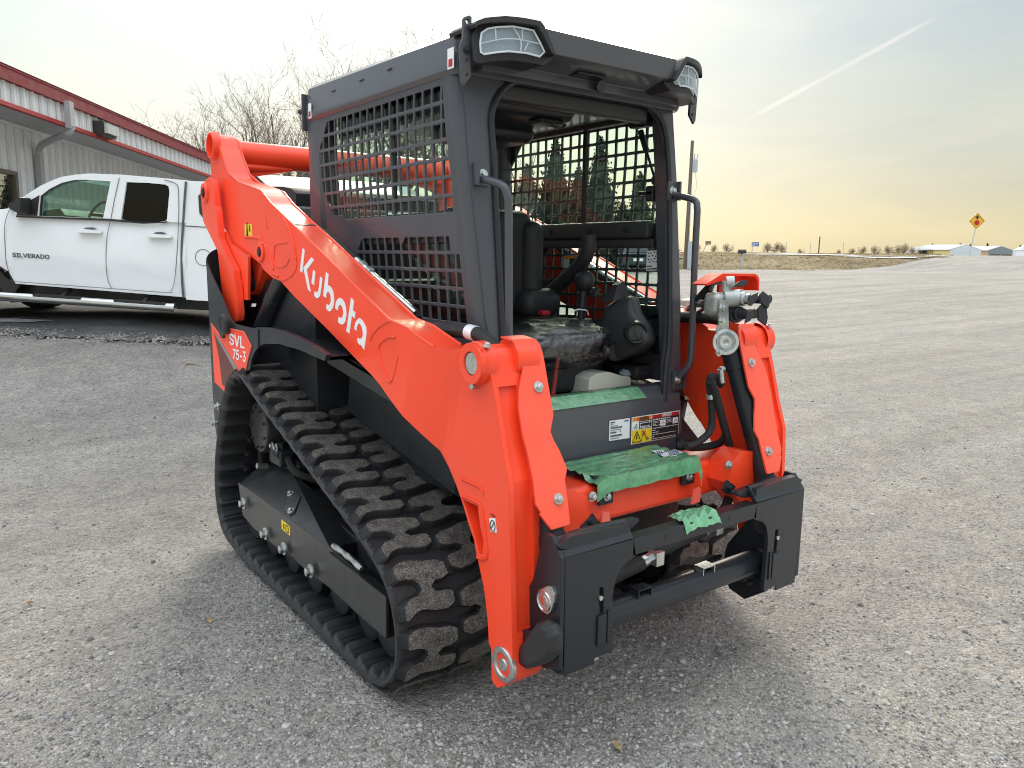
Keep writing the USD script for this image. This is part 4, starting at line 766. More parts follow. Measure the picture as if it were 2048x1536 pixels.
# tread lugs: forked blocks, left and right half offset by half a pitch
def lug_shape(w0, w1, mirror):
    W = w1-w0; c = lambda a, t: (w0 + W*(1-a if mirror else a), t*PIT)
    A = [c(0, -.40), c(.12, -.45), c(.34, -.45), c(.62, -.38), c(.86, -.36), c(1.0, -.30), c(1.0, -.14), c(.84, -.10), c(.66, -.11), c(.56, -.06), c(.58, .06), c(.70, .10), c(.86, .10), c(1.0, .13), c(1.0, .27), c(.86, .33), c(.60, .31), c(.34, .24), c(.12, .28), c(0, .36),
         c(0, .18), c(.12, .10), c(.30, .09), c(.42, .04), c(.43, -.06), c(.34, -.17), c(.12, -.22), c(0, -.22)]
    return poly(A)
def lug_mesh(s0, w0, w1, mirror):
    pg = lug_shape(w0, w1, mirror); lay = []
    top = pg.buffer(.0035, join_style=1, quad_segs=2)
    base = pg.buffer(.013, join_style=1, quad_segs=2)
    top = max(getattr(top, 'geoms', [top]), key=lambda g: g.area); base = max(getattr(base, 'geoms', [base]), key=lambda g: g.area)
    n = 72
    rb = V3([base.exterior.interpolate(i/n, normalized=True).coords[0] for i in range(n)])
    if not base.exterior.is_ccw: rb = rb[::-1]
    rt = V3([np.asarray(top.exterior.interpolate(top.exterior.project(Point(*q))).coords[0]) for q in rb])
    mid = rt*.80 + rb*.20
    sx_ = np.clip(1-(rb[:, 0]-(w0-.013))/.035, 0, 1) if not mirror else np.clip(1-((w1+.013)-rb[:, 0])/.035, 0, 1)
    rb = rb + np.c_[(1 if mirror else -1)*.020*sx_, np.zeros(n)]
    v, f = [], []
    for ring, h in ((rb, .002), (mid, .026), (rt, .031)):
        r = ring.copy(); r[:, 0] = np.clip(r[:, 0], XO, XI); v.append(np.c_[r[:, 0], r[:, 1]+s0, np.full(n, h)])
    for k in (0, 1):
        for i in range(n):
            j = (i+1) % n; f += [[k*n+i, k*n+j, (k+1)*n+j], [k*n+i, (k+1)*n+j, (k+1)*n+i]]
    v = np.vstack(v)
    tri = trimesh.creation.triangulate_polygon(Polygon(rt).buffer(0), engine='earcut')
    tv, tf = tri
    v = np.vstack([v, np.c_[np.clip(tv[:, 0], XO, XI), tv[:, 1]+s0, np.full(len(tv), .0312)]])
    f = f + (np.asarray(tf)+3*n).tolist()
    r = wrap_loop(v); mm = tm(r, f); mm.fix_normals()
    return mm, np.c_[np.zeros(len(v)), np.r_[np.zeros(n), np.full(n, .10), np.ones(len(v)-2*n)]]
mid = (XO+XI)/2
for k in range(NU):
    for lm_, luv in (lug_mesh((k+.3)*PIT, XO+.030, mid-.016, False), lug_mesh((k+.8)*PIT, mid+.016, XI-.030, True)):
        obj_uv('tread_lug', lm_, luv, LUG, TR[0]); obj_uv('tread_lug', mir(lm_), luv, LUG, TR[1])
cl = [hullm(wrap_loop(V3([(mid-.020, s0-.018, .004), (mid+.020, s0-.018, .004), (mid+.020, s0+.018, .004), (mid-.020, s0+.018, .004), (mid-.017, s0-.013, .014), (mid+.017, s0-.013, .014), (mid+.017, s0+.013, .014), (mid-.017, s0+.013, .014)]))) for s0 in np.arange(2*NU)*PIT/2+.02]
for q in cl: both('centre_pad', q, RUBBER, TR, 30)
er = []
for s0 in np.arange(NU*8)*PIT/8:                            # fine ribs on the belt's outer edge
    er.append(hullm(wrap_loop(V3([(XO-.0005, s0-.004, .001), (XO+.012, s0-.004, .0085), (XO+.012, s0+.004, .0085), (XO-.0005, s0+.004, .001), (XO+.012, s0, .004)]))))
for q in both('edge_rib', cat_(*er), RUBBER, TR, False): tag(stage.GetPrimAtPath(q), kind='stuff')
# ---- track frame
TF = pair('track_frame')
xf = -.775
front = ax(Z2_([(235, 200), (292, 238), (800, 603), (1143, 908), (1143, 1160), (1000, 1040), (800, 850), (640, 730), (560, 650), (460, 590), (330, 480), (262, 400)]), 0, xf)
both('side_cover', prism(front, 0, xf, xf+.03), SATIN, TR and TF)
sl = [at(*q, 0, xf) for q in Z2_([(240, 205), (800, 603)])]
tp = [at_plane(*q, V3([0, 0, sl[0][2]+.02]), V3([0, 0, 1.0])) for q in Z2_([(385, 80)])]
# sloping shoulder of the cover, rising inwards
a0, a1, a2 = at(*Z2_([(240, 205)])[0], 0, xf), at(*Z2_([(292, 238)])[0], 0, xf), at(*Z2_([(800, 603)])[0], 0, xf)
a3 = at(*Z2_([(985, 690)])[0], 0, xf+.03)
b0 = at(*Z2_([(385, 80)])[0], 0, xf+.15); b1 = at(*Z2_([(560, 128)])[0], 0, xf+.15); b2 = at(*Z2_([(860, 395)])[0], 0, xf+.15); b3 = at(*Z2_([(985, 560)])[0], 0, xf+.13); b4 = at(*Z2_([(950, 640)])[0], 0, xf+.11)
sh = tm([a0, a1, a2, a3, b0, b1, b2, b3, b4], [[0, 1, 4], [1, 5, 4], [1, 2, 5], [2, 6, 5], [2, 7, 6], [2, 8, 7], [2, 3, 8]])
w = np.vstack([sh.vertices, sh.vertices + [0.03, 0, -.03]]); n0 = len(sh.vertices); ring = [0, 1, 2, 3, 8, 7, 6, 5, 4]
ff = sh.faces.tolist() + [[x+n0 for x in t[::-1]] for t in sh.faces.tolist()]
for i in range(len(ring)):
    p_, q_ = ring[i], ring[(i+1) % len(ring)]; ff += [[p_, p_+n0, q_+n0], [p_, q_+n0, q_]]
sh = tm(w, ff); sh.fix_normals(); both('shoulder_plate', sh, SATIN, TF, 25)
bodyp = [(1.95, .36), (1.95, .30), (2.10, .16), (.75, .16), (.62, .30), (1.0, .36), (1.5, .40)]
both('frame_beam', prism(bodyp, 0, -.66, -.50), SATIN, TF)
blade = ax(Z2_([(772, 640), (790, 630), (1143, 905), (1143, 1160), (800, 850)]), 0, xf-.012)
both('front_plate', prism(blade, 0, xf-.012, xf-.001), SATIN, TF)
wl = [at(*q, 0, xf-.002) for q in Z2_([(800, 612), (860, 655), (920, 705), (975, 760)])]
both('weld_bead', tube([q+V3([.012, 0, .012]) for q in wl], [.010, .013, .009, .013, .009, .012, .010], 8, 8), ZINC, TF)
for q in Z2_([(262, 328), (395, 515), (508, 607), (672, 745)]):
    p_ = at(*q, 0, xf-.02)
    both('bolt', cat_(bolt(p_*[0, 1, 1]+[xf-.012, 0, 0], (-1, 0, 0), .021), cyl([xf-.012, p_[1], p_[2]], [xf-.034, p_[1], p_[2]], .012, n=12)), ZINC, TF)
pl = [at_plane(*q, a1, np.cross(a2-a1, b1-a1)) for q in Z2_([(545, 265), (590, 262), (622, 290), (585, 385), (555, 405), (512, 372)])]
nn = np.cross(a2-a1, b1-a1); nn /= np.linalg.norm(nn); nn = nn if nn@(-FWD) > 0 else -nn
both('inspection_cover', slab([q+nn*.005 for q in pl], nn, .005), SATIN, TF)
for q in Z2_([(560, 275), (563, 380)]):
    p_ = at_plane(*q, a1, nn); both('bolt', bolt(p_+nn*.004, nn, .012), ZINC, TF)
dq = [at(*q, 0, xf-.001) for q in Z2_([(500, 427), (552, 470), (553, 528), (502, 485)])]
both('decal', slab(dq, (-1, 0, 0), .001), YELLOW, TF)
dm = sum(dq)/4
both('decal_mark', cat_(tube([dm+V3([-.001, .018, .012]), dm+V3([-.001, .018, -.012])], .0025, 6), *[tube([dm+V3([-.001, a_, c_]), dm+V3([-.001, a2_, c2_])], .0015, 5) for a_, c_, a2_, c2_ in ((-.004, -.014, -.03, -.014), (-.03, -.014, -.03, .014), (-.03, .014, -.004, .014), (-.004, .014, -.004, -.014))]), INK, TF)
for k, yy in enumerate((.86, 1.10, 1.34, 1.58, 1.82)):
    r = lathe((-.72, yy, .140), (1, 0, 0), [(0, 0), (0, .040), (.004, .070), (.01, .082), (.07, .088), (.075, .06), (.16, .06), (.165, .088), (.235, .082), (.235, 0)], 28)
    both('track_roller', r, BLACK, TF)
for yy, zz_, rr in ((.68, .245, .185), (2.07, .215, .150)):
    both('idler_wheel', lathe((-.69, yy, zz_), (1, 0, 0), [(0, 0), (0, rr*.55), (-.02, rr*.75), (-.02, rr), (.06, rr), (.08, rr*.8), (.14, rr), (.22, rr), (.22, 0)], 36), BLACK, TF)
# sprocket drive
dc = at(*Z1([(398, 870)])[0], 0, -.70)
both('drive_motor', lathe(dc, (1, 0, 0), [(0, 0), (0, .112), (.012, .120), (.10, .13), (.10, .19), (.14, .19), (.14, .12), (.25, .12)], 36), SATIN, TF)
tee = cat_(*[hullm([dc+V3([x, r*math.cos(a+d_), r*math.sin(a+d_)]) for x in (.102, .135) for r, d_ in ((.18, -.13), (.18, .13), (.235, -.06), (.235, .06))]) for a in np.arange(15)/15*2*math.pi])
both('sprocket', tee, BLACK, TF)
for k in range(9):
    a = k*2*math.pi/9; both('bolt', bolt(dc+V3([-.001, .095*math.cos(a), .095*math.sin(a)]), (-1, 0, 0), .008, False), BLACK, TF)
# hose fittings above the cover
fc = at(*Z1([(540, 1040)])[0], 0, -.66)
fit = [cyl(fc+V3([0, .02, .01]), fc+V3([0, -.05, .0]), .028, n=8), cyl(fc+V3([0, -.02, .05]), fc+V3([0, -.02, -.05]), .022, n=10)]
both('valve_block', cat_(rbx(fc[0]-.02, fc[0]+.05, fc[1]-.06, fc[1]+.08, fc[2]-.06, fc[2]+.02, .012), *fit), BLACK, TF)
for dd in (-.028, .022):
    both('bolt', bolt(fc+V3([-.02, dd, .03]), (-1, 0, 0), .013), ZINC, TF)
both('bolt', cyl(fc+V3([0, .16, -.10]), fc+V3([-.05, .16, -.09]), .014, n=8), ZINC, TF)
both('hose', cat_(tube([fc+V3([.02, .1, .0]), fc+V3([0, .2, .06]), fc+V3([.02, .3, -.05]), fc+V3([.05, .38, -.2])], .016, 8, 6), tube([fc+V3([.02, -.06, -.02]), fc+V3([.02, -.15, -.06]), fc+V3([.1, -.2, -.1])], .018, 8, 6)), HOSE, TF)

# ---- chassis between the tracks
obj('chassis', cat_(prism([(.42, .33), (.42, .62), (.62, .80), (2.2, .80), (2.45, .62), (2.45, .38), (2.2, .33)], 0, -.385, .385), bx(-.47, .47, 1.30, 2.40, .80, 1.30)), BLACK, L_)
both('side_tank', prism([(.42, .60), (.42, .72), (.62, .88), (1.25, 1.00), (2.3, 1.02), (2.3, .70), (1.4, .60)], 0, -.48, -.386), BLACK, [L_, L_])
both('axle_housing', cat_(bx(-.62, -.38, .85, 1.05, .28, .40), bx(-.62, -.38, 1.7, 1.95, .30, .50)), BLACK, [L_, L_])

obj('engine_hood', cat_(prism(ax(ZA([(840, 740), (980, 800), (1160, 965), (1400, 965), (1560, 1000), (1640, 1080), (1640, 1300), (930, 1300), (860, 820)]), 0, -.40), 0, -.40, .40)), BLACK, L_)
# ---- lift arms
def xarm(y, z):
    y1 = .553+(1.137-z)*.333; y2 = .328+(1.114-z)*.526
    t = np.clip((y-y2)/np.maximum(y1-y2, 1e-6), 0, 1); return -.633 - .057*t
def on_arm(u, v, off=0.0):
    x = -.66
    for _ in range(12):
        p = at(u, v, 0, x+off); x = float(xarm(p[1], p[2]))
    return p
AW = .105
out_px = (ZA([(290, 150), (255, 90), (210, 65), (172, 92), (148, 160), (135, 260), (150, 360), (172, 440), (185, 640), (200, 900)]) + ZB_([(300, 90), (350, 180), (450, 370), (560, 570), (610, 635), (720, 695), (850, 780), (1040, 930), (1060, 990), (1130, 1060), (1240, 1160), (1370, 1210), (1650, 1520)])
    + ZD_([(290, 1010), (820, 1536)]) + ZE_([(0, 1080), (200, 1285), (340, 1450)]) + Z1([(1290, 670), (1380, 790), (1510, 915), (1640, 1030), (1700, 1150), (1760, 1300)]) + ZG_([(60, 90), (150, 290), (280, 610), (400, 960), (500, 1300), (580, 1536)])
    + Z2_([(1690, 600), (1745, 850), (1768, 1050)]) + ZP([(60, 200), (90, 460), (100, 680), (108, 840), (135, 900), (140, 1100), (140, 1270), (165, 1330), (215, 1390), (265, 1372), (340, 1352), (400, 1290), (398, 900), (390, 560), (380, 0)])
    + ZG_([(1190, 1300), (1180, 590), (1070, 0)]) + ZF_([(930, 1300), (860, 900), (815, 620), (775, 500), (700, 430), (560, 432), (420, 470)]) + ZE_([(1820, 790), (1700, 840), (1500, 850), (1320, 840), (1240, 800), (950, 600), (880, 540), (780, 470), (620, 380), (540, 355), (490, 345), (150, 0)])
    + ZD_([(480, 0)]) + ZB_([(1310, 0)]) + ZA([(1200, 1260), (1110, 1130), (1030, 1040), (950, 990), (800, 935), (640, 885), (550, 835), (480, 740), (430, 600), (380, 460), (330, 300)]))
P3 = V3([on_arm(*q) for q in out_px])
armp = poly([(p[1], p[2]) for p in P3])
armp = max(getattr(armp, 'geoms', [armp]), key=lambda g: g.area)
M_ = man(armp, AW)
slot = armp.difference(affinity.translate(armp, .013, 0)).intersection(sbox(-1, .36, .62, 1.045)).buffer(-.0005)
slot = unary_union([g for g in getattr(slot, 'geoms', [slot]) if g.area > 2e-4 and g.centroid.x < .45])
cut = man(affinity.translate(slot, -.002, 0).union(slot), .062).translate((0, 0, .018))
M_ = M_ - cut
pk = [on_arm(*q) for q in ZG_([(395, 850), (640, 955), (690, 1340), (740, 1536)]) + Z2_([(1735, 640), (1715, 635), (1680, 500), (1640, 380)])]
M_ = M_ - man(poly([(p[1], p[2]) for p in pk]), .07).translate((0, 0, -.01))
M_ = M_.refine_to_length(.05)
va, fa, _ = meshkit.arrays(M_)
arm = tm(np.c_[xarm(va[:, 0], va[:, 1]) + va[:, 2], va[:, 0], va[:, 1]], fa)
AR = pair('lift_arm')
both('arm_plate', arm, ORANGE, AR, 28)
def bead(px, r=.0035, name='weld_bead', off=0.0):
    both(name, tube([on_arm(*q)-V3([off, 0, 0]) for q in px], r, 6, 4), ORANGE, AR)
bead(ZB_([(1440, 130), (1530, 320), (1600, 560), (1648, 850)]), .007)
bead(ZB_([(1648, 850), (1652, 960), (1600, 1080), (1500, 1170), (1390, 1212)]), .003)
bead(ZB_([(1480, 560), (1300, 590), (1270, 720), (1270, 880), (1330, 960), (1400, 980), (1480, 930), (1530, 830)]))
bead(ZB_([(770, 465), (900, 468), (1020, 480), (1045, 550), (1090, 570), (1140, 650), (1200, 800), (1260, 1010)]), .006)
bead(ZB_([(1110, 50), (1130, 160), (1150, 330)]), .004)
bead(ZB_([(1250, 1090), (1310, 1110), (1340, 1140)]), .006)
bead(ZE_([(175, 700), (210, 600), (300, 490), (430, 390), (520, 362)]))
bead(ZE_([(540, 1390), (490, 1385), (430, 1250), (330, 900), (330, 770), (400, 690), (500, 630), (610, 640)]), .0045)
bead(ZE_([(545, 1390), (600, 1200), (650, 950)]), .002)
bead(ZG_([(380, 500), (500, 545), (640, 610), (710, 660), (735, 740)]), .005)
bead(ZG_([(380, 790), (500, 830), (620, 885), (690, 930), (720, 1040), (760, 1330)]) + Z2_([(1765, 640), (1735, 670), (1705, 655)]), .006)
# beads along both top edges
for off, rr in ((0.004, .005), (AW-.004, .005)):
    ptsE = [on_arm(*q)+V3([off, 0, 0]) for q in ZE_([(1240, 800), (950, 600), (780, 470), (490, 345), (150, 0)]) + ZD_([(480, 0)]) + ZB_([(1310, 0)]) + ZA([(1200, 1260), (1030, 1040), (640, 885), (480, 740), (380, 460), (290, 160)])]
    both('weld_bead', tube(ptsE, rr, 6), ORANGE, AR)
# lettering
Kub = [ZD_([(390, 140), (425, 180), (385, 560), (345, 525)]), ZD_([(540, 295), (585, 345), (460, 512), (525, 887), (483, 845), (405, 473)]), ZD_([(570, 510), (608, 545), (585, 775), (543, 730)]),
    ZD_([(690, 625), (728, 665), (712, 800), (698, 900), (688, 955), (660, 990), (630, 995), (590, 955), (590, 915), (597, 873), (618, 890), (640, 890), (658, 865), (668, 820), (675, 770)]),
    ZD_([(790, 548), (832, 590), (820, 770), (860, 790), (895, 840), (918, 920), (927, 1010), (925, 1080), (908, 1155), (880, 1205), (850, 1222), (820, 1205), (792, 1165), (800, 1090), (830, 1112), (855, 1100), (873, 1050), (873, 980), (858, 915), (832, 886), (808, 895), (794, 940), (790, 988), (740, 950)]),
    ZD_([(945, 1160), (958, 1070), (985, 1010), (1020, 988), (1065, 1005), (1105, 1070), (1130, 1170), (1138, 1290), (1118, 1395), (1085, 1440), (1050, 1442), (1020, 1425), (995, 1395), (1005, 1310), (1040, 1335), (1065, 1320), (1083, 1270), (1084, 1210), (1070, 1150), (1045, 1110), (1022, 1105), (1002, 1140), (990, 1205)]),
    Z(640, 420, 320/1890, [(370, 1035), (405, 1075), (392, 1185), (422, 1212), (412, 1283), (380, 1250), (350, 1460), (315, 1430)]),
    [(709, 657), (711, 646), (716, 638), (720.5, 636), (727, 643), (733, 655), (733.5, 667), (728.8, 700), (724, 692.5), (723.5, 690), (720, 690), (716, 685), (715, 675), (719, 678), (723, 677), (726, 673), (726.5, 665), (724.5, 655), (720, 646.5), (717, 648), (714, 655), (713.5, 662)]]
lt = cat_(*[prism([tuple(at(u, v, 0, -.69)[1:]) for u, v in g], 0, -.6915, -.689) for g in Kub])
obj('logo_lettering', lt, WHITE, AR[0])
lm = np.asarray(lt.vertices).copy(); cy_, cz_ = lm[:, 1].mean(), lm[:, 2].mean()
obj('logo_lettering', tm(np.c_[-lm[:, 0], 2*cy_-lm[:, 1], 2*cz_-lm[:, 2]], lt.faces), WHITE, AR[1])
dec = slab([on_arm(*q)-V3([.0012, 0, 0]) for q in ZB_([(765, 240), (890, 240), (895, 445), (770, 437)])], (-1, 0, 0), .001)
obj('decal', dec, YELLOW, AR[0])
c0 = on_arm(*ZB_([(830, 330)])[0])-V3([.002, 0, 0])
obj('decal_mark', cat_(*[tube([c0+V3([0, a, b]), c0+V3([0, c, d])], .0022, 5) for a, b, c, d in ((.02, -.035, .008, -.035), (.02, -.03, .014, .03), (.014, .03, .008, -.03), (-.008, 0, -.022, 0), (-.022, -.012, -.022, .018))]), INK, AR[0])
dec2 = slab([on_arm(*q)-V3([.0012, 0, 0]) for q in ZG_([(845, 1160), (945, 1160), (972, 1410), (872, 1395)])], (-1, 0, 0), .001)
obj('decal', dec2, WHITE, AR[0])
c1 = on_arm(*ZG_([(908, 1270)])[0])-V3([.0022, 0, 0])
obj('decal_mark', cat_(tube([c1+V3([0, .012*math.cos(t), .016*math.sin(t)-.004]) for t in np.linspace(0, 6.28, 14)], .0012, 5), tube([c1+V3([0, .010, .028]), c1+V3([0, -.010, .026])], .0016, 5), tube([c1+V3([0, .006, -.012]), c1+V3([0, -.006, .006])], .0014, 5)), INK, AR[0])
# upper pin boss with its bright pin
pb = on_arm(*ZF_([(512, 745)])[0], -.03)
both('pin_boss', lathe((pb[0]+.05, pb[1], pb[2]), (-1, 0, 0), [(0, .062), (.03, .062), (.034, .058), (.05, .058), (.05, .034), (.046, .033)], 36), ORANGE, AR)
both('pin', lathe((pb[0]+.03, pb[1], pb[2]), (-1, 0, 0), [(0, .033), (.024, .033), (.026, .030), (.026, 0)], 32), ZINC, AR)
both('bolt', bolt((pb[0]+.025, pb[1]-.045, pb[2]+.052), (0, -.3, 1), .009), ZINC, AR)
both('bolt', cyl((pb[0]+.035, pb[1]+.012, pb[2]-.066), (pb[0]+.012, pb[1]+.012, pb[2]-.066), .010, n=12), ZINC, AR)
both('cross_boss', cyl((-.545, pb[1]-.01, pb[2]+.005), (-.470, pb[1]-.01, pb[2]+.005), .058, n=32), ORANGE, AR)
# lower pin
lp = at(*ZP([(265, 1108)])[0], 0, -.640)
both('pin_plate', lathe(lp+V3([.014, 0, 0]), (-1, 0, 0), [(0, .052), (.010, .052), (.013, .049), (.013, .036), (.006, .033), (.006, .020), (.013, .017), (.013, 0)], 36), ZINC, AR)
# rear eye at the top of the tower and the cross tube
te = at(*ZA([(178, 265)])[0], 0, -.71)
both('tower_eye', lathe(te+V3([.03, 0, 0]), (-1, 0, 0), [(0, .068), (.028, .064), (.034, .060), (.034, .052), (.0, .050)], 32), ORANGE, AR)
tz = at(*ZA([(1200, 380)])[0], 0, -.30)
obj('cross_tube', cyl((-.60, te[1]-.01, te[2]-.03), (.60, te[1]-.01, te[2]-.03), .062, n=36), ORANGE, L_)
gus = [(-.60, te[2]-.06), (-.30, te[2]-.075), (-.34, te[2]-.10), (-.50, te[2]-.13), (-.545, te[2]-.15), (-.585, te[2]-.20), (-.60, te[2]-.24)]
both('gusset', cat_(prism(gus, 1, te[1]-.04, te[1]+.03), cyl((-.6, te[1]-.045, te[2]-.095), (-.32, te[1]-.03, te[2]-.085), .022, .012, 14)), ORANGE, [L_, L_])
# steel lines on the inner top edge of the arm
q0, q1 = at(713, 521, 0, -.565), at(833, 627, 0, -.565)
dirl = (q1-q0)/np.linalg.norm(q1-q0)
both('steel_line', cyl(q0+dirl*.12, q1, .012, n=14), CHROME, AR)
both('hose_end', cat_(cyl(q0+dirl*.0, q0+dirl*.12, .015, n=10), cyl(q0+dirl*.04, q0+dirl*.07, .019, n=6), cyl(q0+dirl*.10, q0+dirl*.13, .018, n=6)), ZINC, AR)
both('hose', cat_(tube([q0+dirl*.13-V3([-.006, 0, .014]), q1-V3([-.01, 0, .016])], .011, 8), tube([q0-dirl*.6+V3([0, 0, -.02]), q0-dirl*.25+V3([0, 0, .0]), q0], .016, 8, 5)), HOSE, AR)
hz = [at(u, v, 0, -.555) for u, v in ((850, 655), (885, 659), (925, 662), (955, 668), (985, 690), (1000, 720))]
both('hose', tube(hz, .022, 12, 5), HOSE, AR)
lb = [at(u, v, 0, -.578) for u, v in ((936, 663), (944, 658), (953, 660), (951, 676), (940, 672))]
obj('hose_tag', tube([at(938, 663.5, 0, -.5553), at(953, 667.5, 0, -.5553)], .0232, 14), PAPER, AR[0])

# ---- lift cylinders and rear links
c0 = at(575, 545, 0, -.635); c1 = at(512, 690, 0, -.635); dd = (c1-c0)/np.linalg.norm(c1-c0)
LC = pair('lift_cylinder')
both('cylinder_barrel', lathe(c0-dd*.25, dd, [(0, 0), (0, .046), (.42, .046), (.42, .049), (.47, .049), (.47, .046), (.9, .046), (.9, 0)], 28), BLACK, LC)
both('cylinder_eye', cyl((c0-dd*.25)+V3([-.04, 0, 0]), (c0-dd*.25)+V3([.05, 0, 0]), .04, n=24), BLACK, LC)
LK = pair('rear_link')
lo = ZA([(150, 805), (95, 850), (60, 930), (20, 1060), (25, 1250), (55, 1536)]) + ZB_([(70, 230), (180, 450), (300, 700), (345, 1120), (390, 1536)]) + ZC_([(420, 420), (520, 620), (600, 715), (640, 690), (650, 560), (630, 330), (605, 0)]) + ZB_([(600, 1300), (570, 1030), (545, 970), (440, 760), (325, 480), (300, 250), (270, 0)]) + ZA([(250, 1300), (215, 950), (190, 835)])
both('link_plate', prism(ax(lo, 0, -.745), 0, -.745, -.715), ORANGE, LK)
both('link_plate', prism(ax(ZA([(300, 830), (360, 830), (400, 900), (440, 1200), (470, 1536)]) + ZB_([(470, 1000), (640, 1536), (860, 1536), (870, 800), (560, 570), (440, 300), (330, 60), (250, 0)]), 0, -.700), 0, -.712, -.700), ORANGE, LK)
ly = at(*ZA([(95, 1075)])[0], 0, -.745)
both('link_eye', lathe(ly+V3([.02, 0, 0]), (-1, 0, 0), [(0, .052), (.024, .050), (.032, .044), (.032, .026), (.01, .024), (.01, 0)], 30), ORANGE, LK)
both('pin', cyl(ly+V3([.0, 0, 0]), ly+V3([-.018, 0, 0]), .018, n=20), BLACK, LK)
pc = on_arm(*ZB_([(1045, 720)])[0])
both('pin_boss', lathe(pc+V3([.01, 0, 0]), (-1, 0, 0), [(0, .044), (.016, .042), (.020, .036), (.020, .024), (.010, .022), (.010, 0)], 30), ORANGE, AR)
both('pin', cyl(pc+V3([.0, 0, 0]), pc+V3([-.014, 0, 0]), .016, n=20), BLACK, AR)
# arm rest lug and lock bar behind the tower
both('arm_stop', prism(ax(ZB_([(830, 780), (1000, 880), (1060, 960), (1040, 1100), (960, 1340), (900, 1450), (860, 1430), (840, 1380)]), 0, -.66), 0, -.66, -.60), ORANGE, AR)
both('lock_bar', prism(ax(ZB_([(770, 770), (830, 790), (870, 1000), (910, 1250), (905, 1340), (870, 1390), (830, 1370), (815, 1260), (800, 1050)]), 0, -.672), 0, -.684, -.664), BLACK, AR)
for q in ZB_([(745, 1055), (770, 1300)]): both('bolt', bolt(at(*q, 0, -.695), (-1, 0, 0), .012), ZINC, LK)

# ---- rear side panels and fenders
XP = -.79
RP = pair('rear_side_panel')
pan = ZB_([(100, 880), (108, 900), (200, 1130), (385, 1536)]) + ZC_([(340, 230), (470, 560), (530, 690), (590, 750), (680, 775), (920, 828), (985, 845), (990, 1150), (930, 1230), (880, 1350), (850, 1536)]) + [(487, 745), (471, 747.5), (462, 752), (453.5, 767), (446.5, 790), (440.5, 820), (435, 862), (434, 880), (430, 850), (425, 780), (421, 700)] + ZC_([(150, 500), (125, 0)])
panm = prism(ax(pan, 0, XP), 0, XP, XP+.008)
both('panel', panm, BLACK, RP)
pk0 = [at(*q, 0, XP) for q in ZB_([(100, 880), (108, 900), (200, 1130), (385, 1536)]) + ZC_([(340, 230), (470, 560), (530, 690)])]
# pocket wall that curls inwards behind the link
cw = [at(*q, 0, XP) for q in ZB_([(105, 890)])][0]
arc = [cw + V3([.16*(1-math.cos(t)), .05*math.sin(t), .08*math.sin(t)]) for t in np.linspace(0, math.pi/2, 8)]
v, f = [], []
for i, p in enumerate(arc):
    v += [p, p*[1, 1, 0]+[0, 0, .75]]
for i in range(len(arc)-1): f += [[2*i, 2*i+1, 2*i+3], [2*i, 2*i+3, 2*i+2]]
wl_ = tm(v, f); wl2 = tm(np.asarray(v)+[0, -.008, 0], np.asarray(f)[:, ::-1]); both('pocket_wall', cat_(wl_, wl2), BLACK, RP, 60)
both('engine_side', bx(-.63, -.48, 1.45, 2.45, .72, 1.28), BLACK, RP)
ds = [at(*q, 0, XP-.001) for q in ZC_([(190, 738), (390, 1000), (412, 985), (465, 820), (752, 885), (880, 1140), (850, 1240), (825, 1330), (795, 1470), (780, 1536)])] + [at(*q, 0, XP-.001) for q in [(486, 746), (471, 748), (462, 752.5), (453, 768), (448.5, 783)] + Z1([(100, 560), (90, 400)])]
both('decal', prism([(p[1], p[2]) for p in ds], 0, XP-.0012, XP-.0002), ORANGE, RP)
dk = [at(*q, 0, XP-.002) for q in ZC_([(235, 890), (300, 960), (600, 1480)])] + [at(*q, 0, XP-.002) for q in [(468, 748.5), (461, 753), (453, 767), (450, 775)] + Z1([(150, 575), (130, 400)])]
both('decal_shade', prism([(p[1], p[2]) for p in dk], 0, XP-.0018, XP-.0013), look('dark_decal_print', (.10, .018, .012), .4, var=.5, vscale=9), RP)
dg = [at(*q, 0, XP-.002) for q in ZC_([(228, 880), (300, 955), (660, 1536), (590, 1536)])]
both('decal_stripe', prism([(p[1], p[2]) for p in dg], 0, XP-.0022, XP-.0019), look('grey_decal_print', (.22, .21, .20), .4), RP)
bl = [at(*q, 0, XP-.002) for q in ZC_([(190, 738), (390, 1000), (412, 985), (465, 820), (752, 885), (880, 1140), (850, 1240), (825, 1330), (780, 1536)])]
both('decal_edge', tube(bl, .003, 6), PINK, RP)
o1 = at(*ZC_([(500, 1090)])[0], 0, XP-.002); e1 = at(*ZC_([(760, 1170)])[0], 0, XP-.002); t1 = at(*ZC_([(520, 905)])[0], 0, XP-.002)
ex1 = (e1-o1)/np.linalg.norm(e1-o1); up1 = (t1-o1); h1 = abs(up1[2])
obj('model_lettering', text('SVL', h1*.93, o1, ex1, V3([0, -.08, 1.0]), .0012, True, width=np.linalg.norm(e1-o1)), WHITE, RP[0])
o2 = at(*ZC_([(560, 1340)])[0], 0, XP-.002); e2 = at(*ZC_([(785, 1400)])[0], 0, XP-.002); t2 = at(*ZC_([(570, 1170)])[0], 0, XP-.002)
obj('model_lettering', text('75-3', abs(t2[2]-o2[2])*.95, o2, (e2-o2)/np.linalg.norm(e2-o2), V3([0, -.1, 1.0]), .0012, True, width=np.linalg.norm(e2-o2)), WHITE, RP[0])
kb = at(*ZC_([(365, 750)])[0], 0, XP-.03)
both('latch_knob', lathe(kb+V3([.03, 0, 0]), (-1, 0, 0), [(0, .046), (.022, .046), (.030, .038), (.024, .030), (.024, 0)], 26), PLASTIC, RP)
both('latch_tab', prism(ax(ZC_([(320, 800), (430, 800), (450, 830), (410, 990), (380, 990)]), 0, XP-.004), 0, XP-.010, XP), PLASTIC, RP)
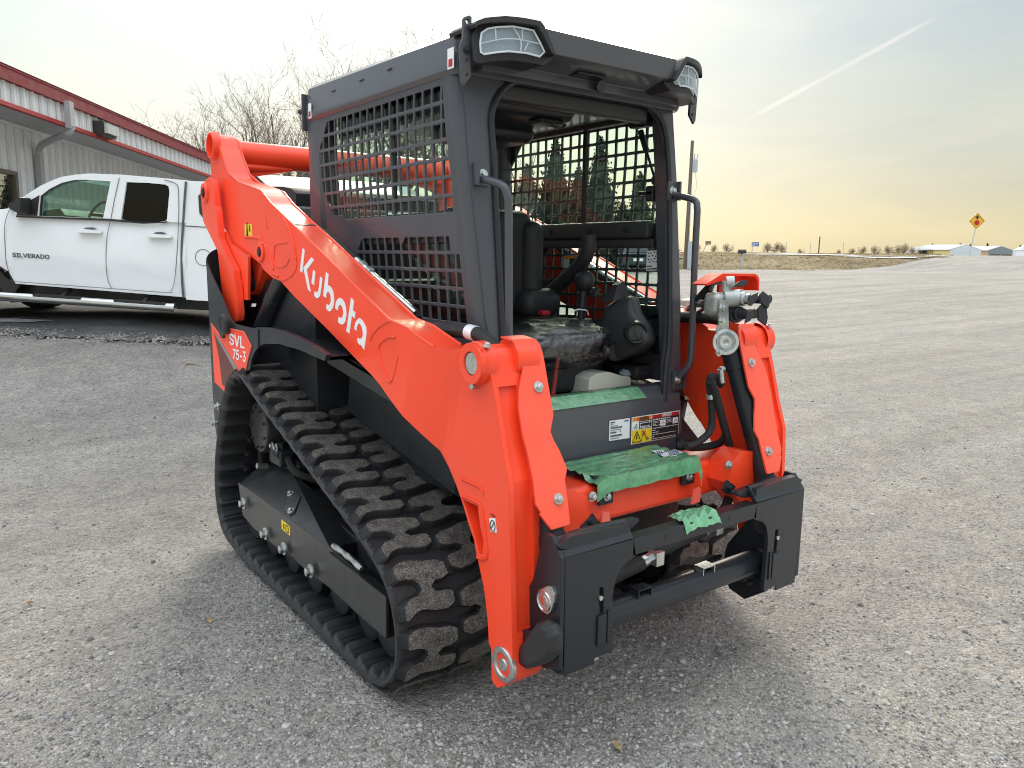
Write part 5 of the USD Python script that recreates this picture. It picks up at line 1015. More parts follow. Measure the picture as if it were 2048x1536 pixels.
for q in [(436, 812), (429, 846)]: both('bolt', cat_(bolt(at(*q, 0, XP-.012), (-1, 0, 0), .014), cyl(at(*q, 0, XP-.012), at(*q, 0, XP-.012)+V3([.02, 0, 0]), .010)), ZINC, RP)
fen = ZC_([(960, 830), (1020, 805), (1250, 815), (1450, 860), (1700, 970), (2048, 1160)]) + Z1([(880, 375), (870, 415), (700, 340), (560, 300), (450, 298), (390, 330)]) + ZC_([(985, 1160)])
both('fender_band', prism(ax(fen, 0, -.775), 0, -.785, -.765), BLACK, RP)
# wheel-arch lining above the track
ar_ = [at(*q, 0, -.77) for q in Z1([(390, 325), (450, 296), (560, 298), (700, 338), (870, 413)])]
v, f = [], []
for p in ar_: v += [p, p*[0, 1, 1]+[-.45, 0, 0]]
for i in range(len(ar_)-1): f += [[2*i, 2*i+1, 2*i+3], [2*i, 2*i+3, 2*i+2]]
lin = tm(v, f); both('arch_lining', cat_(lin, tm(np.asarray(v)+[0, 0, .012], np.asarray(f)[:, ::-1])), BLACK, RP)
# edge rail running forward from the fender
r0, r1 = at(*Z1([(885, 385)])[0], 0, -.62), at(*Z1([(1225, 590)])[0], 0, -.62)
rd = (r1-r0)
both('step_rail', cat_(obb(r0, r0+rd*1.6, .02, .05), obb(r0+V3([.09, 0, -.12]), r0+rd*1.9+V3([.09, 0, -.15]), .02, .22)), BLACK, RP)
# hydraulic bits seen under the arm
hc = at(*ZC_([(1600, 720)])[0], 0, -.60)
both('tilt_bushing', lathe(hc+V3([.05, 0, 0]), (-1, 0, 0), [(0, .062), (.05, .058), (.055, .045), (.05, .04), (.05, .02), (.03, .018), (.03, 0)], 26), BLACK, RP)
both('bolt', bolt(hc+V3([-.004, .075, -.015]), (-1, .2, 0), .013), ZINC, RP)
both('hose', cat_(tube([hc+V3([.03, -.06, .05]), hc+V3([.0, -.12, .0]), hc+V3([.0, -.14, -.09]), hc+V3([.02, -.05, -.13])], .02, 10, 6), tube([hc+V3([.04, .1, .12]), hc+V3([.03, -.05, .10]), hc+V3([.03, -.2, .02])], .018, 10, 6)), HOSE, RP)
obj('tag_strap', tube([at(*q, 0, -.56) for q in Z1([(885, 225), (900, 290), (935, 340), (950, 370)])], .008, 6, 4), look('red_strap', (.45, .02, .05), .5), RP[0])
obj('grey_label', slab([at(*q, 0, -.62) for q in ZC_([(1305, 290), (1430, 395), (1400, 570), (1285, 480)])], (-1, 0, 0), .002), look('dull_label', (.10, .10, .105), .6), RP[0])
obj('band_label', slab([at(*q, 0, -.69) for q in ZC_([(880, 400), (955, 402), (945, 458), (875, 458)])], (-1, 0, 0), .002), PAPER, RP[0])
# ---------------------------------------------------------------- cab
CN = V3([0, -1.0, .138]); CN /= np.linalg.norm(CN); CP0 = V3([0, .594, 1.797])
def yF(z): return .594 + (z-1.797)*.138
def xS(z): return -.503 + .046*np.maximum(1.797-z, 0)
def on_front(u, v, off=0.0): return at_plane(u, v, CP0 + CN*off, CN)
CAB = grp('cab')
fro_out = [(-.40, .90), (-.455, 1.2), (-.475, 1.70), (-.475, 2.0), (.475, 2.0), (.475, 1.70), (.455, 1.2), (.40, .90)]
opx = [(1004, 800), (1004, 690), (998, 560), (990, 404), (985, 300), (982, 260), (982, 230), (991.6, 198), (1008, 177), (1029, 164), (1055, 160), (1102, 168), (1232, 198), (1285, 208), (1305, 220), (1321, 240), (1329, 263), (1334, 300), (1338, 400), (1338, 660), (1331, 730), (1326, 800)]
op3 = V3([on_front(*q) for q in opx]); opn = [(p[0], p[2]) for p in op3]
def front_sheet(pg, off, t):                                # sheet in the slanted front plane from (x, z) outline
    m_ = prism(pg, 1, 0, t); v = np.array(m_.vertices); v[:, 1] = yF(v[:, 2]) - off + v[:, 1]; return tm(v, m_.faces)
fpoly = poly(fro_out).difference(poly([(opn[0][0], .80)] + opn[1:-1] + [(opn[-1][0], .80)]))
obj('front_frame', front_sheet(fpoly, 0.0, .022), GREY, CAB)
for s in (-1, 1):                                           # rounded corner posts
    P = []
    for z in (.90, 1.2, 1.80, 2.0):
        x0 = xS(z); y0 = yF(z)+.004
        sec = [(x0+.075, y0), (x0+.034, y0), (x0+.014, y0+.008), (x0+.003, y0+.024), (x0, y0+.045), (x0, y0+.075), (x0+.060, y0+.075)]
        P.append([(-s*a if s == 1 else a, b, z) for a, b in sec])
    n = len(P[0]); v = V3(P).reshape(-1, 3); f = []
    for k in range(len(P)-1):
        for i in range(n):
            j = (i+1) % n; f += [[k*n+i, k*n+j, (k+1)*n+j], [k*n+i, (k+1)*n+j, (k+1)*n+i]]
    f += [[0, i+1, i] for i in range(1, n-1)] + [[(len(P)-1)*n, (len(P)-1)*n+i, (len(P)-1)*n+i+1] for i in range(1, n-1)]
    mm = tm(v, f); mm.fix_normals(); obj('front_post', mm, GREY, CAB, 50)
seal = [p + CN*.004 for p in op3]
obj('door_seal', tube(smooth_path(seal, 5), .011, 10), RUBBER, CAB)
# lower part of the seal kinks inwards on the left post; sill below
SIL = grp('front_sill')
zt = .905
prof = [(.445, .58), (.445, .808), (.460, .893), (.505, .926), (.56, .926), (.60, .60)]
obj('sill_box', prism(prof, 0, -.41, .412), GREY, SIL)
obj('protective_film', cat_(prism([(.4575, .896), (.503, .9295), (.53, .9295), (.53, .927), (.504, .927), (.4595, .894)], 0, -.30, .228)), FILM, SIL)
def sill_pt(u, v, off=.0): return at(u, v, 1, .445-off)
I6 = lambda P: Z(1100, 760, 320/2048, P)
lab = [sill_pt(*q, .001) for q in I6([(762, 525), (1022, 487), (1018, 742), (755, 782)])]
obj('spec_label', slab(lab, (0, -1, 0), .0008), PAPER, SIL)
def quad_grid(c4, fx, fy): # bilinear point in a label: c4 = corners tl, tr, br, bl
    tl, tr, br, bl_ = c4; return (1-fy)*((1-fx)*tl+fx*tr) + fy*((1-fx)*bl_+fx*br)
def strip(c4, x0, x1, y0, y1, off=.0014, n=(0, -1, 0)):
    return slab([quad_grid(c4, a, b)+V3(n, float)*off for a, b in ((x0, y0), (x1, y0), (x1, y1), (x0, y1))], n, .0006)
def lines(c4, x0, x1, ys, h, seed=0, off=.0014, n=(0, -1, 0)):
    r = random.Random(seed); out = []
    for y in ys:
        x = x0
        while x < x1-.01:
            w = r.uniform(.015, .06)*(1 if x1-x0 > .3 else .6); e = min(x+w, x1); out.append(strip(c4, x, e, y, y+h, off, n)); x = e + .012
            if r.random() < .08: break
    return cat_(*out)
obj('label_print', cat_(lines(lab, .05, .45, [.06], .07, 1), lines(lab, .72, .95, [.07], .06, 2), lines(lab, .05, .4, [.18, .26], .03, 3), lines(lab, .05, .62, [.33], .075, 4), lines(lab, .05, .55, [.46], .03, 5), lines(lab, .05, .35, [.56], .08, 6), lines(lab, .5, .62, [.55], .06, 7), lines(lab, .05, .62, [.72], .09, 8), lines(lab, .05, .45, [.88], .03, 9)), look('grey_ink', (.12, .12, .14), .6), SIL)
wl4 = [sill_pt(*q, .001) for q in I6([(1048, 478), (1660, 388), (1645, 718), (1036, 830)])]
obj('warning_label', slab(wl4, (0, -1, 0), .0008), look('label_cream', (.72, .70, .62), .5), SIL)
obj('label_field', cat_(strip(wl4, .415, .985, .16, .97, .0012)), INK, SIL)
obj('label_field', strip(wl4, .15, .40, .16, .47, .0012), INK, SIL)
obj('label_field', strip(wl4, .415, .985, .03, .155, .0012), RED, SIL)
obj('label_field', strip(wl4, .015, .40, .03, .155, .0012), ORLAB, SIL)
obj('label_field', strip(wl4, .015, .40, .50, .97, .0012), YELLOW, SIL)
obj('label_field', strip(wl4, .015, .14, .17, .47, .0012), WHITE, SIL)
exl = wl4[1]-wl4[0]; exl /= np.linalg.norm(exl); upl = wl4[0]-wl4[3]; upl /= np.linalg.norm(upl); Wl = np.linalg.norm(wl4[1]-wl4[0])
obj('label_print', text('DANGER', .0125, quad_grid(wl4, .61, .13)+V3([0, -.0022, 0]), exl, upl, .0005, True, width=Wl*.2), WHITE, SIL)
obj('label_print', text('WARNING', .0115, quad_grid(wl4, .14, .14)+V3([0, -.0022, 0]), exl, upl, .0005, True, width=Wl*.2), INK, SIL)
def tri_mark(c4, cx, cy, w, h, r, hollow=True):
    P_ = [quad_grid(c4, cx, cy-h)+V3([0, -.0022, 0]), quad_grid(c4, cx+w, cy+h)+V3([0, -.0022, 0]), quad_grid(c4, cx-w, cy+h)+V3([0, -.0022, 0])]
    return tube(P_+[P_[0]], r, 5) if hollow else slab(P_, (0, -1, 0), .0005)
obj('label_mark', cat_(tri_mark(wl4, .105, .73, .085, .19, .0016), tube([quad_grid(wl4, a, b)+V3([0, -.002, 0]) for a, b in ((.10, .66), (.115, .72), (.095, .76), (.11, .82))], .0022, 5), tri_mark(wl4, .115, .095, .014, .04, .001, False),
    tube([quad_grid(wl4, a, b)+V3([0, -.002, 0]) for a, b in ((.27, .72), (.30, .80), (.35, .86), (.31, .90), (.29, .84))], .0014, 5), tube([quad_grid(wl4, .212, .52)+V3([0, -.002, 0]), quad_grid(wl4, .212, .95)+V3([0, -.002, 0])], .0008, 4)), INK, SIL)
obj('label_mark', cat_(tube([quad_grid(wl4, .225, .56)+V3([0, -.002, 0]), quad_grid(wl4, .275, .72)+V3([0, -.002, 0])], .0022, 5), tube([quad_grid(wl4, .275, .56)+V3([0, -.002, 0]), quad_grid(wl4, .225, .72)+V3([0, -.002, 0])], .0022, 5)), RED, SIL)
obj('label_print', cat_(lines(wl4, .43, .97, [.19], .035, 11, .0018), lines(wl4, .43, .57, [.27, .32, .37, .42], .02, 12, .0018), lines(wl4, .72, .83, [.27, .32, .37], .02, 13, .0018), lines(wl4, .43, .97, [.52], .022, 14, .0018), lines(wl4, .43, .93, [.60, .68, .76, .84, .91], .018, 15, .0018), lines(wl4, .16, .39, [.19, .25, .31, .37, .42], .028, 16, .0018), strip(wl4, .58, .70, .26, .48, .0018), strip(wl4, .85, .96, .24, .46, .0018)), WHITE, SIL)
obj('label_mark', cat_(tube([quad_grid(wl4, a, b)+V3([0, -.002, 0]) for a, b in ((.04, .42), (.09, .26), (.11, .36), (.06, .38), (.11, .44))], .001, 5), tube([quad_grid(wl4, a, b)+V3([0, -.0022, 0]) for a, b in ((.61, .42), (.64, .32), (.67, .40))], .001, 4), tube([quad_grid(wl4, a, b)+V3([0, -.0022, 0]) for a, b in ((.88, .42), (.91, .30), (.94, .40))], .001, 4)), INK, SIL)
obj('paper_tag', hullm([at(*q, 1, .50) for q in I6([(1620, 222), (1740, 205), (1790, 245), (1650, 265)])]+[at(*I6([(1700, 225)])[0], 1, .52)]), look('cream_tag', (.62, .56, .38), .7), SIL)
obj('side_bracket', prism([(.41, .60), (.41, .90), (.47, .905), (.49, .86), (.455, .70), (.45, .60)], 1, .50, .56), BLACK, SIL)

# side walls with punched screens
def side_wall():
    zc = [.92, 2.03]
    out = [(yF(.92)+.05, .92), (yF(1.2)+.05, 1.2), (yF(2.03)+.05, 2.03), (1.80, 2.03), (1.80, 1.30), (1.62, .92)]
    A5 = lambda P: ax(Z(600, 140, 340/1632, P), 0, -.503)
    up = poly(A5([(175, 775), (250, 495), (420, 440), (780, 318), (1090, 212), (1350, 118), (1432, 245), (1450, 640), (1478, 1010), (1490, 1210), (1428, 1362), (1080, 1390), (640, 1425), (388, 1445), (372, 1330), (372, 1390), (275, 1398), (262, 1318), (205, 1205)])).buffer(0)
    B5 = lambda P: ax(Z(640, 420, 320/1890, P), 0, -.490)
    lo = poly(B5([(420, 490), (478, 335), (905, 318), (935, 430), (990, 315), (1500, 300), (1520, 495), (1640, 515), (1665, 910), (1680, 1345), (1000, 1400), (700, 1500), (400, 1500), (380, 520)])).buffer(0)
    bars = []
    for k in range(-2, 24): bars.append(sbox(1.575-.058*k-.0050, 0, 1.575-.058*k+.0050, 3))
    for k in range(-2, 9): bars.append(sbox(0, 1.880-.0577*k-.0058, 3, 1.880-.0577*k+.0058))
    hu = up.difference(unary_union(bars))
    bars = [sbox(1.314-.0605*k-.0046, 0, 1.314-.0605*k+.0046, 3) for k in range(-2, 16)] + [sbox(0, 1.411-.0577*k-.0058, 3, 1.411-.0577*k+.0058) for k in range(-2, 9)]
    hl = lo.difference(unary_union(bars))
    rnd = lambda g: unary_union([q.buffer(-.004).buffer(.004, quad_segs=2) for q in getattr(g, 'geoms', [g]) if q.area > 8e-5])
    pg = poly(out).difference(rnd(hu)).difference(rnd(hl))
    m_ = prism(pg, 0, 0, .007); v = np.array(m_.vertices); v[:, 0] += xS(v[:, 2]) + .004; return tm(v, m_.faces), up, lo
sw, up_, lo_ = side_wall()
both('side_screen', sw, GREY, [CAB, CAB], False)
for nm, pgn, zz0 in (('side_window', up_.buffer(.012), 0), ('side_window', lo_.buffer(.012), 1)):
    m_ = prism(pgn, 0, 0, .004); v = np.array(m_.vertices); v[:, 0] += xS(v[:, 2]) + .030
    both(nm, tm(v, m_.faces), CABGLASS, [CAB, CAB], False)
# inner trim on the wall between the windows, window divider
both('inner_trim', cat_(rbx(-.478, -.43, .68, 1.45, 1.478, 1.548, .012), rbx(-.472, -.44, .66, 1.50, 1.44, 1.478, .008)), GREYPL, [CAB, CAB])
both('trim_knob', cat_(*[cyl((-.43, y, 1.513), (-.424, y, 1.513), .012, n=14) for y in (.80, 1.02, 1.28)]), BLACK, [CAB, CAB])
both('window_bar', bx(-.468, -.455, 1.08, 1.10, 1.55, 1.98), BLACK, [CAB, CAB])
# roof
def loft(rings):
    n = len(rings[0]); v = V3(rings).reshape(-1, 3); f = []
    for k in range(len(rings)-1):
        for i in range(n):
            j = (i+1) % n; f += [[k*n+i, k*n+j, (k+1)*n+j], [k*n+i, (k+1)*n+j, (k+1)*n+i]]
    for i in range(1, n-1): f += [[0, i+1, i], [(len(rings)-1)*n, (len(rings)-1)*n+i, (len(rings)-1)*n+i+1]]
    mm = tm(v, f); mm.fix_normals(); return mm
def rr_(x, y0, y1, z, r=.03, zf=None):
    zf = z if zf is None else zf
    pts = [(-x, y0+r), (-x+r*.3, y0+r*.3), (-x+r, y0), (x-r, y0), (x-r*.3, y0+r*.3), (x, y0+r), (x, y1-r), (x-r*.3, y1-r*.3), (x-r, y1), (-x+r, y1), (-x+r*.3, y1-r*.3), (-x, y1-r)]
    return [(a, b, zf + (z-zf)*(b-y0)/(y1-y0)) for a, b in pts]
ROOF = loft([rr_(.500, .60, 1.795, 1.952, .03), rr_(.511, .60, 1.80, 1.966), rr_(.509, .60, 1.80, 1.985), rr_(.494, .60, 1.81, 2.088, .03, 2.064), rr_(.474, .60, 1.80, 2.106, .035, 2.080), rr_(.40, .63, 1.74, 2.114, .06, 2.090)])
obj('roof_panel', ROOF, GREY, CAB, 35)
for y in (1.03, 1.25, 1.5): both('roof_rivet', obb((-.502, y, 2.040), (-.502, y+.03, 2.040), .004, .006), GREY, [CAB, CAB])
vis = [(.443, 2.014), (.436, 2.078), (.46, 2.088), (.62, 2.094), (.62, 2.04), (.60, 1.985), (.47, 2.004)]
obj('visor', cat_(prism(vis, 0, -.285, .285), bx(-.44, .44, .56, .64, 1.96, 2.075)), GREY, CAB)
obj('visor_underside', cat_(bx(-.10, .02, .50, .56, 1.990, 1.996), cyl((.03, .545, 1.975), (.03, .535, 1.972), .02)), BLACK, CAB)
for (u, v), sc in (((903, 117), 1), ((621, 222), .8)):
    p = at(u, v, 0, -.509)
    obj('decal', bx(-.5125, -.511, p[1]-.018*sc, p[1]+.018*sc, p[2]-.03, p[2]+.03), WHITE, CAB); obj('decal_mark', bx(-.5135, -.5125, p[1]-.011*sc, p[1]+.011*sc, p[2]-.024, p[2]-.002), RED, CAB)
# lifting eyes and rear bracket
eye = Z(900, 20, .1171875, [(225, 160), (245, 120), (325, 95), (360, 130), (352, 400), (345, 1140), (225, 1290), (187, 1200), (165, 620), (220, 480)])
hol = [at(u, v, 1, .548)[[0, 2]] for u, v in Z(900, 20, .1171875, [(290, 200)])][0]
ep = poly([tuple(at(u, v, 1, .548)[[0, 2]]) for u, v in eye]).difference(Point(*hol).buffer(.0065))
for uv in Z(900, 20, .1171875, [(285, 870), (285, 1110)]): ep = ep.difference(Point(*at(*uv, 1, .548)[[0, 2]]).buffer(.006))
both('lifting_eye', prism(ep, 1, .545, .555), GREY, [CAB, CAB])
pbk = at(*Z(900, 20, .1171875, [(280, 680)])[0], 1, .545); both('bolt', bolt(pbk, (0, -1, 0), .009), BLACK, [CAB, CAB])
both('lifting_eye', cat_(bx(-.515, -.49, 1.80, 1.81, 1.92, 2.07), bolt((-.516, 1.82, 2.0), (-1, 0, 0), .01)), GREY, [CAB, CAB])
# work lamps on the roof corners
def yL(x): return .445 + (max(abs(x)-.288, 0)/.22)**2*.085
def on_lamp(u, v, off=0.0):
    y = .46
    for _ in range(10): p = at(u, v, 1, y+off); y = yL(p[0])
    return p
def curved(px, off, t):
    pg = poly([tuple(on_lamp(*q, off)[[0, 2]]) for q in px]); m_ = man(pg, t).refine_to_length(.02); a = meshkit.arrays(m_); v = a[0]
    w = np.c_[v[:, 0], [yL(x)+off for x in v[:, 0]] + v[:, 2], v[:, 1]]; mm = tm(w, a[1][:, ::-1]); return mm
WL = pair('work_lamp')
H_ = lambda P: Z(900, 20, .1171875, P)
lens_px = H_([(515, 560), (540, 390), (640, 320), (800, 290), (1080, 278), (1300, 320), (1425, 350), (1540, 560), (1612, 715), (1530, 795), (1300, 735), (1000, 705), (800, 722), (580, 757), (525, 720)])
hou_px = H_([(370, 470), (430, 290), (500, 250), (700, 215), (1000, 205), (1300, 240), (1450, 290), (1560, 480), (1690, 720), (1745, 850), (1590, 945), (1300, 890), (1050, 860), (800, 870), (480, 912), (400, 860)])
hood = H_([(415, 240), (470, 180), (600, 130), (950, 100), (1250, 130), (1550, 190), (1610, 270), (1720, 520), (1810, 740), (1790, 775), (1740, 730), (1600, 430), (1500, 270), (1300, 235), (1000, 205), (700, 215), (500, 250), (440, 300)])
both('housing', curved(hou_px, .012, .13), PLASTIC, WL)
both('hood', curved(hood, -.022, .14), PLASTIC, WL)
both('reflector', curved(lens_px, .008, .004), REFL, WL)
both('lens', curved(lens_px, -.004, .004), LENS, WL)
rib = [H_([(515, 575), (800, 510), (1000, 490), (1200, 505), (1540, 580)]), H_([(1070, 285), (1205, 510), (1205, 700)]), H_([(775, 300), (785, 490)]), H_([(1235, 320), (1235, 490)]), H_([(1335, 560), (1270, 690)])]
rim = [on_lamp(*q, -.006) for q in lens_px]
both('lens_rib', cat_(*[tube([on_lamp(*q, -.002) for q in r], .0022, 6, 3) for r in rib], tube(rim+[rim[0]], .003, 6)), look('frosted_plastic', (.62, .68, .72), .25, spec=.8), WL)
obj('red_insert', bx(.335, .372, .470, .476, 2.015, 2.050), AMBER, WL[1])
# grab handles
GH = pair('grab_handle')
hp = [(-.441, yF(1.66)-.012, 1.640), (-.438, .46, 1.615), (-.432, .437, 1.585), (-.429, .433, 1.54), (-.427, .432, 1.40), (-.426, .428, 1.20), (-.424, .425, 1.05), (-.420, .430, 1.005), (-.412, .447, .975), (-.405, .462, .955)]
both('tube', tube(hp, .0125, 14, 5), GREY, GH)
for z in (1.653, .945):
    y = yF(z); x = -.434 if z > 1.2 else -.400
    both('bracket', cat_(bx(x-.024, x+.022, y-.012, y-.004, z-.035, z+.035), bx(x-.030, x-.022, y-.03, y, z-.035, z+.035)), GREY, GH)
    both('bolt', bolt((x, y-.012, z), (0, -1, .1), .0125), ZINC, GH)
# cab interior
IN = CAB
obj('floor', bx(-.42, .42, .56, 1.75, .845, .855), BLACK, IN)
obj('rear_wall', cat_(bx(-.495, .495, 1.76, 1.79, .9, 1.50), bx(-.495, -.40, 1.75, 1.79, 1.5, 2.03), bx(.40, .495, 1.75, 1.79, 1.5, 2.03)), BLACK, IN)
obj('rear_window', bx(-.40, .40, 1.772, 1.776, 1.5, 2.0), CABGLASS, IN)
both('rear_post', rbx(-.50, -.42, 1.66, 1.80, .92, 2.03, .02), GREY, [IN, IN])
HL = grp('headliner')
obj('liner', cat_(rbx(-.46, .46, .64, 1.75, 1.985, 2.02, .012), rbx(-.44, .16, .80, 1.5, 1.90, 1.99, .03), rbx(-.20, .14, 1.02, 1.30, 1.845, 1.92, .03)), BLACK, HL)
obj('side_liner', rbx(.43, .478, .64, 1.75, 1.935, 2.0, .012), PLASTIC, HL)
obj('sun_visor', rbx(-.36, .36, .63, .68, 1.90, 1.955, .012), PLASTIC, HL)
obj('dome_lamp', cat_(rbx(-.02, .10, .80, .88, 1.885, 1.905, .01), tube([(.0, .79, 1.885), (.03, .78, 1.87), (.07, .78, 1.87), (.09, .79, 1.885)], .005, 6)), PLASTIC, HL)
obj('curtain', cat_(*[rbx(-.46+.004*(k % 2), -.43, .72+.055*k, .76+.055*k, 1.86, 1.97, .012) for k in range(16)]), BLACK, HL)
ST = grp('seat')
obj('backrest', cat_(rbx(-.23, .215, 1.10, 1.22, 1.16, 1.59, .05), rbx(-.25, -.15, 1.06, 1.2, 1.2, 1.55, .04), rbx(.135, .235, 1.06, 1.2, 1.2, 1.55, .04)), VINYL, ST)
obj('cushion', cat_(rbx(-.25, .22, .66, 1.15, 1.03, 1.13, .045)), VINYL, ST)
obj('seat_base', cat_(rbx(-.27, .30, .82, 1.6, .86, 1.05, .03), rbx(-.21, .21, .74, .86, .88, 1.03, .03)), GREYPL, ST)
obj('seat_belt', cat_(tube([at(u, v, 1, .70) for u, v in ((1117, 705), (1112, 740), (1107, 780), (1103, 800))], .009, 6, 3)), look('red_belt', (.42, .06, .04), .7), ST)
obj('belt_buckle', rbx(.14, .18, .96, 1.0, 1.165, 1.185, .006), look('red_buckle', (.40, .02, .03), .4), ST)
# wrinkled clear bag over the cushion
bag = trimesh.creation.icosphere(4); v = bag.vertices*[.26, .29, .105]
v[:, 0] = np.sign(v[:, 0])*np.abs(v[:, 0]/.26)**.6*.265; v[:, 1] = np.sign(v[:, 1])*np.abs(v[:, 1]/.29)**.6*.30; v[:, 2] = np.sign(v[:, 2])*np.abs(v[:, 2]/.105)**.7*.095
nz = meshkit.fbm(v*22, 3, 5)[:, None]; v = v*(1+.22*(nz-.5)); v += [-.005, .885, 1.075]
obj('plastic_wrap', tm(v, bag.faces), WRAP, ST, True)
# swivelling arm rest bar (lap bar) on the far side of the seat
LBR = grp('lap_bar')
lbp = [at(u, v, 0, .30) for u, v in ((1177, 472), (1178, 490), (1172, 512), (1158, 532), (1138, 552), (1115, 572), (1095, 590), (1080, 606))]
obj('bar', tube(lbp, .030, 16, 5), PLASTIC, LBR)
obj('pivot_pad', cat_(rbx(.10, .30, 1.02, 1.32, 1.15, 1.27, .04)), PLASTIC, LBR)
JS = grp('joystick')
jb = at(1160, 690, 1, .88)
obj('boot', lathe(jb+V3([0, 0, -.02]), (0, 0, 1), [(0, 0), (0, .088), (.012, .092), (.024, .080), (.034, .086), (.046, .074), (.056, .080), (.068, .066), (.080, .062), (.128, .046), (.130, 0)], 32), RUBBER, JS)
obj('lever', cyl(jb+V3([0, 0, .10]), jb+V3([.012, 0, .24]), .016, n=16), BLACK, JS)
kn = trimesh.creation.icosphere(3); kv = kn.vertices*[.040, .045, .042]; kv[:, 2] *= np.where(kv[:, 2] > 0, .9, 1.2)
obj('grip', cat_(tm(kv+jb+V3([.015, 0, .265]), kn.faces), rbx(jb[0]+.03, jb[0]+.075, jb[1]-.02, jb[1]+.03, jb[2]+.20, jb[2]+.235, .012), cyl(jb+V3([.05, -.03, .20]), jb+V3([.065, -.03, .23]), .012)), PLASTIC, JS)
obj('console_column', cat_(lathe((jb[0], jb[1], .86), (0, 0, 1), [(0, .105), (jb[2]-.90, .098), (jb[2]-.885, .09), (jb[2]-.885, 0)], 32)), PLASTIC, JS)
obj('column_ring', lathe((jb[0], jb[1], jb[2]-.055), (0, 0, 1), [(0, .101), (0, .104), (.030, .101), (.034, .092)], 32), GREYPL, JS)
for du in (1173, 1187): obj('bolt', cyl(at(du, 713, 1, .785), at(du, 713, 1, .80), .008), BLACK, JS)
obj('wire_tie', tube([at(u, v, 1, .86) for u, v in ((1150, 622), (1154, 619), (1168, 620), (1174, 622), (1177, 630))], .003, 5, 3), WHITE, JS)
# air-vent pod on the left wall
VP = grp('vent_pod')
I8 = lambda P: Z(1130, 570, 210/1466, P)
def on_pod(u, v, k): return at(u, v, 0, k)
c_ = [on_pod(*q, .30) for q in I8([(540, 280), (690, 215), (880, 130), (940, 140), (965, 250), (1000, 380), (1110, 500), (1200, 690), (1195, 830), (1060, 950), (880, 1020), (620, 1100), (560, 1000), (440, 780), (430, 660), (500, 470)])]
back = [p*[0, 1, 1]+[.44, .10, -.02] for p in c_]
cen = sum(c_)/len(c_)
bulge = [cen + (p-cen)*.86 + V3([-.030, -.026, .0]) for p in c_]
bulge2 = [cen + (p-cen)*.45 + V3([-.042, -.036, .0]) for p in c_]
n = len(c_); v = V3(back + c_ + bulge + bulge2 + [cen+V3([-.043, -.037, 0])]); f = []
for k in range(3):
    for i in range(n):
        j = (i+1) % n; f += [[k*n+i, k*n+j, (k+1)*n+j], [k*n+i, (k+1)*n+j, (k+1)*n+i]]
for i in range(n): f.append([3*n+i, 3*n+(i+1) % n, 4*n])
pod = tm(v, f); pod.fix_normals()
pod = pod.subdivide_loop(1) if hasattr(pod, 'subdivide_loop') else pod
obj('shell', pod, GREYPL, VP, 50)
vd = (V3([-.50, -.84, -.10])); vd /= np.linalg.norm(vd)
vc = at(*I8([(1000, 670)])[0], 0, .250)
obj('vent_ring', lathe(vc+vd*-.03, vd, [(0, .044), (.028, .042), (.034, .038), (.030, .033), (.022, .032)], 36), BLACK, VP)
obj('vent_disc', lathe(vc+vd*-.01, vd, [(0, 0.032), (.006, .031), (.010, 0)], 30), GREYPL, VP)
obj('vent_slot', tube([vc+vd*.001+V3([-.006, .0, .028]), vc+vd*.002+V3([-.010, 0, 0]), vc+vd*.001+V3([.012, 0, -.028])], .0012, 5, 4), INK, VP)
obj('speaker_hole', lathe(at(*I8([(700, 930)])[0], 0, .262), vd, [(-.02, .040), (.004, .036), (-.006, .028), (-.006, 0)], 28), INK, VP)
nz_ = at(*I8([(720, 130)])[0], 0, .30)
obj('nozzle', cat_(hullm([nz_+V3(q) for q in ((-.04, -.02, -.03), (.05, -.03, -.005), (.05, .05, -.01), (-.04, .05, -.03), (.0, -.005, .035), (.03, -.005, .05), (.03, .03, .05), (.0, .03, .035))])), PLASTIC, VP)
obj('bracket', cat_(rbx(.36, .46, .64, .78, .92, .98, .015), cyl((.40, .63, .95), (.40, .655, .95), .012)), GREYPL, VP)
obj('wall_bracket', cat_(rbx(.455, .475, .62, .74, 1.16, 1.215, .006), rbx(.455, .475, .60, .66, 1.02, 1.2, .006), *[cyl((.445, y, z), (.456, y, z), .011, n=12) for y, z in ((.66, 1.185), (.63, 1.19), (.63, 1.10))]), BLACK, IN)
lbw = [at(u, v, 0, .440) for u, v in ((1294, 502), (1321, 500), (1320, 540), (1292, 542))]
obj('window_label', slab(lbw, (-1, 0, 0), .001), PAPER, IN)
obj('label_print', cat_(*[strip(lbw, a, a+.10, b, b+.06, .0015, (-1, 0, 0)) for a, b in ((.08, .08), (.26, .10), (.5, .06), (.72, .10), (.15, .24), (.4, .22), (.62, .26), (.84, .2), (.1, .4), (.3, .42), (.55, .38), (.78, .42), (.2, .54), (.45, .52), (.68, .55))], lines(lbw, .08, .92, [.74, .88], .06, 31, .0015, (-1, 0, 0))), INK, IN)
lb2 = [at(u, v, 0, .455) for u, v in ((1127, 512), (1155, 511), (1155, 534), (1127, 536))]
obj('window_label', slab(lb2, (-1, 0, 0), .001), WHITE, IN)
obj('label_print', strip(lb2, .02, .98, .02, .25, .0015, (-1, 0, 0)), ORLAB, IN); obj('label_print', strip(lb2, .45, .98, .28, .97, .0015, (-1, 0, 0)), INK, IN)
obj('gas_strut', cat_(cyl(at(1281, 262, 0, .45), at(1293, 302, 0, .45), .012), cyl(at(1293, 302, 0, .45), at(1311, 362, 0, .45), .005)), BLACK, IN)
obj('window_latch', cat_(rbx(.43, .46, .66, .70, 1.62, 1.68, .006), rbx(.43, .455, .66, .74, 1.645, 1.66, .004)), BLACK, IN)
obj('strut_bracket', rbx(.42, .47, .70, .80, 1.905, 1.945, .01), BLACK, IN)
